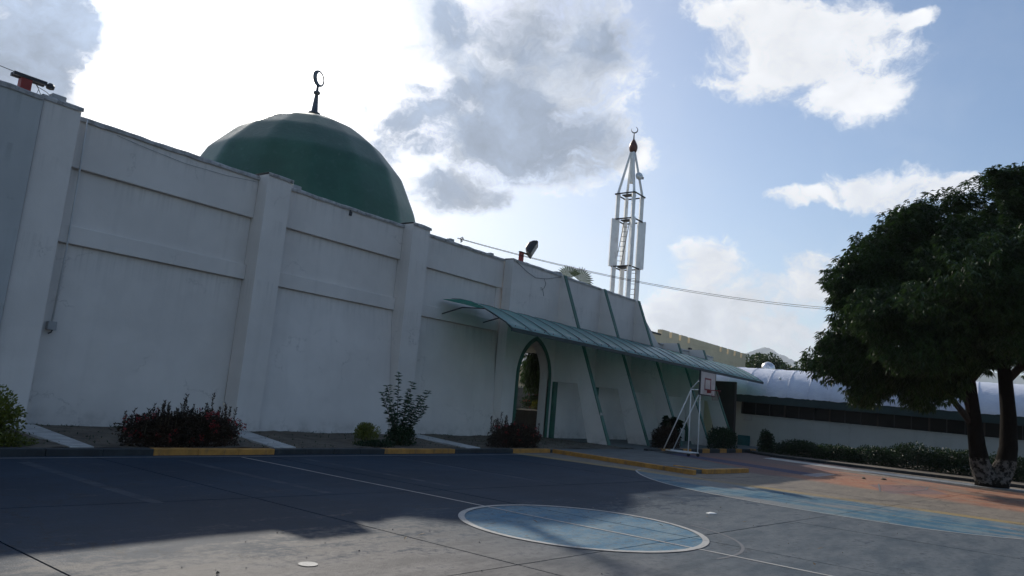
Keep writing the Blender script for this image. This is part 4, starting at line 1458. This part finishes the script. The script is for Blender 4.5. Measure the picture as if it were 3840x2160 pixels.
# the hazy air between here and the mountains
hm = bpy.data.materials.new('hazy_air'); hm.use_nodes = True
ht = hm.node_tree; ht.nodes.remove(ht.nodes['Principled BSDF'])
pv = ht.nodes.new('ShaderNodeVolumePrincipled')
pv.inputs['Color'].default_value = (.80, .88, 1.0, 1)
pv.inputs['Density'].default_value = HAZE
pv.inputs['Anisotropy'].default_value = .3
ht.links.new(pv.outputs[0], ht.nodes['Material Output'].inputs['Volume'])
stuff(MB().box(-4200, 11500, -8200, 8200, -1.2, 640).build('haze', hm))

# ------------------------------------------------------------------ mango tree
mg = thing('mango_tree', 'big dense dark mango tree with twin limewashed trunks on the right', 'tree', (35.5, 2.6, 0))
mb = MB()
mb.tube([(35.55, 2.62, -.1), (35.45, 2.72, .25), (35.22, 2.92, .9), (35.12, 3.0, 1.6), (34.95, 3.1, 2.8), (34.7, 3.2, 4.0), (34.2, 3.4, 5.6), (33.6, 3.8, 7.6)], [.55, .42, .36, .30, .26, .23, .19, .12], 14)
mb.tube([(35.65, 2.5, -.1), (35.75, 2.35, .3), (35.9, 2.1, .95), (35.95, 2.0, 1.6), (35.9, 1.98, 2.8), (35.7, 2.05, 4.2), (35.4, 2.2, 6.0), (35.0, 2.2, 8.5)], [.52, .42, .37, .32, .28, .25, .2, .11], 14)
mb.build('trunk', M['trunk'], mg, smooth=True)
mb = MB()
limbs = [((35.0, 3.05, 2.3), (34.5, 3.7, 3.2), (33.6, 4.8, 4.4), .16), ((34.9, 3.1, 2.6), (34.6, 3.4, 3.6), (34.2, 4.0, 4.6), .14), ((34.6, 3.2, 4.2), (33.2, 4.8, 5.4), (31.5, 6.6, 6.2), .17), ((34.2, 3.4, 5.5), (33.4, 3.6, 7.5), (33.2, 3.2, 10.0), .16),
         ((35.7, 2.05, 4.2), (36.4, .8, 5.8), (36.8, -.6, 7.5), .18), ((35.5, 2.2, 5.8), (35.2, 1.4, 8.0), (34.8, .8, 10.5), .15), ((34.7, 3.2, 4.0), (33.6, 2.2, 5.2), (32.6, 1.2, 6.5), .13), ((35.6, 2.1, 4.8), (37.2, 2.6, 6.5), (38.5, 3.0, 8.2), .15)]
for a, b, c, r in limbs:
    mb.tube([a, b, c], [r, r * .7, r * .3], 8)
mb.build('limbs', M['bark'], mg, smooth=True)
BL = [(33.58, 2.36, 10.94, 1.63), (32.95, 3.52, 9.58, 1.84), (32.17, 4.80, 8.51, 1.77), (32.18, 6.00, 6.93, 1.77), (31.36, 6.56, 5.69, 1.21), (31.22, 7.02, 4.56, 0.78), (31.97, 4.77, 9.68, 1.14), (31.36, 5.86, 8.48, 1.21), (31.10, 6.52, 7.17, 1.06), (32.30, 5.51, 5.03, 1.70), (31.89, 4.07, 6.25, 2.41), (33.97, 2.55, 8.14, 2.55), (34.88, 1.51, 10.88, 1.92), (35.24, 1.06, 7.52, 2.84), (34.87, 3.74, 5.35, 1.35), (32.20, 4.25, 3.91, 0.85), (31.83, 6.41, 3.85, 0.71), (35.93, 0.46, 6.35, 1.56), (33.91, 1.71, 11.79, 0.92), (35.77, -0.26, 9.99, 2.84), (36.88, -0.94, 6.96, 2.84), (36.88, 3.95, 7.30, 2.55), (38.33, 2.27, 9.83, 2.41), (29.37, 3.15, 6.45, 2.27), (30.34, 1.57, 7.71, 2.41), (40.72, 0.66, 7.14, 2.55), (35.28, 5.26, 7.07, 1.84), (29.59, 4.73, 5.63, 1.56), (31.69, 2.90, 5.33, 1.14), (37.57, 1.71, 6.04, 0.99)]
rg = RNG
cs = np.array([b[:3] for b in BL]); rs = np.array([b[3] for b in BL])
allB = []
# boughs: small tufts of every size set over the big masses of the crown
tufts = []
for (x, y, z, r) in BL:
    for d in sphere_pts(int(9 * r + 5)):
        q = np.array((x, y, z)) + d * r * rg.uniform(.62, .98) * np.array([1, 1, .95])
        dist = np.linalg.norm(q - cs, axis=1) / rs
        if dist.min() < .55 or q[2] < 3.1:
            continue
        tufts.append((*q, rg.uniform(.38, 1.05)))
for (x, y, z, r) in tufts:
    n = int(125 * r * r + 14)
    d = sphere_pts(n)
    P = np.array((x, y, z)) + d * (r * rg.random((n, 1)) ** .5) * np.array([1, 1, .8])
    P[:, 2] -= .25 * np.abs(d[:, 0]) * r
    allB.append(P)
for (x, y, z, r) in BL:             # sparse inner leaves that close the depth
    n = int(34 * r * r * r / 2 + 30)
    allB.append(np.array((x, y, z)) + sphere_pts(n) * (r * .8 * rg.random((n, 1)) ** .4))
for k in range(60):                 # stray sprays beyond the outline
    x, y, z, r = BL[rg.integers(len(BL))]
    d = sphere_pts(1)[0]; d[2] = abs(d[2]) * .8
    q = np.array((x, y, z)) + d * r * 1.08
    n = 14
    allB.append(q + d * np.linspace(-.3, .55, n)[:, None] + rg.normal(scale=.05, size=(n, 3)))
RP = np.concatenate(allB)
RP = RP[RP[:, 2] > 2.75]
per = 8
n = len(RP)
B = np.repeat(RP, per, 0)
out = np.repeat(unit(RP - np.array((34.5, 2.8, 6.5))), per, 0)
ang = rg.random(n * per) * 6.283
hd = np.stack([np.cos(ang), np.sin(ang), np.zeros(n * per)], 1)
D = hd * .8 + out * .45 + np.array([0, 0, -.55]) + rg.normal(scale=.2, size=(n * per, 3))
leaves('crown', B + rg.normal(scale=.03, size=B.shape), D, np.array([0, 0, 1.0]) + rg.normal(scale=.25, size=B.shape), rg.uniform(.15, .27, n * per), rg.uniform(.045, .065, n * per), M['leaf_mango'], mg, .22)
print('mango leaves', n * per)

# weeds and litter of the planted strip
n = 5200
P = np.stack([RNG.uniform(-2, 30, n), np.where(RNG.random(n) < .55, 20.72 - np.abs(RNG.normal(scale=.22, size=n)), RNG.uniform(15.5, 20.5, n)), np.full(n, .11)], 1)
clump = np.sin(P[:, 0] * 1.9) * np.sin(P[:, 0] * .7 + 1) + .5 * np.sin(P[:, 0] * 6.1 + P[:, 1] * 3)
P = P[clump > -.1]
n = len(P)
a = RNG.random(n) * 6.283
wd = leaves('weeds', P, np.stack([np.cos(a), np.sin(a), RNG.uniform(.4, 2.4, n)], 1), sphere_pts(n), RNG.uniform(.03, .11, n), .022, M['leaf_bush'])
tag(wd, 'low weeds sprouting in the bare strip along the wall foot', 'weeds')
n = 2600
P = np.stack([RNG.uniform(-2, 30, n), RNG.uniform(15.4, 20.4, n), np.full(n, .135)], 1)
a = RNG.random(n) * 6.283
lt = leaves('leaf_litter', P, np.stack([np.cos(a), np.sin(a), RNG.uniform(0, .3, n)], 1), np.tile([0, 0, 1.0], (n, 1)), RNG.uniform(.03, .09, n), .03, M['dry_leaf'])
tag(lt, 'dry leaf litter on the bare soil before the wall', 'leaves')

# ------------------------------------------------------------------ small things lying about
def scatter_leaves():
    n = 120
    P = np.zeros((n, 3))
    P[:90, 0] = RNG.uniform(26, 37.5, 90); P[:90, 1] = RNG.uniform(1.5, 8, 90)
    P[90:, 0] = RNG.uniform(4, 24, 30); P[90:, 1] = RNG.uniform(2.5, 8, 30)
    P[:, 2] = .012
    a = RNG.random(n) * 6.283
    o = leaves('fallen_leaves', P, np.stack([np.cos(a), np.sin(a), RNG.uniform(.0, .35, n)], 1), np.tile([0, 0, 1.0], (n, 1)), RNG.uniform(.05, .13, n), .035, M['dry_leaf'])
    tag(o, 'scattered dry fallen leaves on the court', 'leaves')


scatter_leaves()
mb = MB()
for k in range(170):
    x = random.uniform(3.2, 16); y = random.uniform(2.5, 8)
    r = random.choice((.004, .005, .006, .008, .011))
    mb.lathe([(r * .5, 0), (r, r * .5), (r * .6, r * 1.1)], (x, y, .002), 5)
tag(stuff(mb.build('grit', M['gravel'])), 'fine loose grit strewn over the court', 'grit')
for (x, y, w, h, a, mm, lab) in ((4.85, 3.60, .05, .07, .3, 'litter', 'small crumpled white scrap on the court near the bottom edge'), (4.45, 3.62, .02, .05, .1, 'dark_metal', 'tiny dark stub standing on the court left of the white scrap'),
                                 (4.0, 6.1, .022, .02, .9, 'soil', 'brown clod on the sunlit court at lower left'), (13.6, 5.35, .15, .02, .5, 'litter', 'flat pale scrap on the court right of the centre circle'),
                                 (30.5, 6.2, .14, .05, .4, 'soil', 'dark clod on the orange court, nearest the pale patch'), (31.4, 5.7, .16, .07, 1.2, 'soil', 'dark clod on the orange court before the lane')):
    c = Vector((x, y, .006)); mb = MB(); rr = random.Random(int(x * 31 + y * 7))
    vs = []
    for lev, k in ((0, 1.0), (h * .6, .85), (h, .4)):
        for j in range(7):
            q = a + j * .9; rad = w * k * rr.uniform(.6, 1.1)
            vs.append((x + rad * math.cos(q), y + rad * math.sin(q) * .7, .006 + lev * rr.uniform(.7, 1.1)))
    fs = [(i * 7 + j, i * 7 + (j + 1) % 7, i * 7 + 7 + (j + 1) % 7, i * 7 + 7 + j) for i in range(2) for j in range(7)] + [tuple(range(14, 21))]
    mb.add(vs, fs)
    tag(mb.build('scrap' if mm in ('litter', 'dark_metal') else 'clod', M[mm]), lab, 'litter' if mm == 'litter' else 'debris')

for o in bpy.data.objects:
    if 'local' in o:
        del o['local']
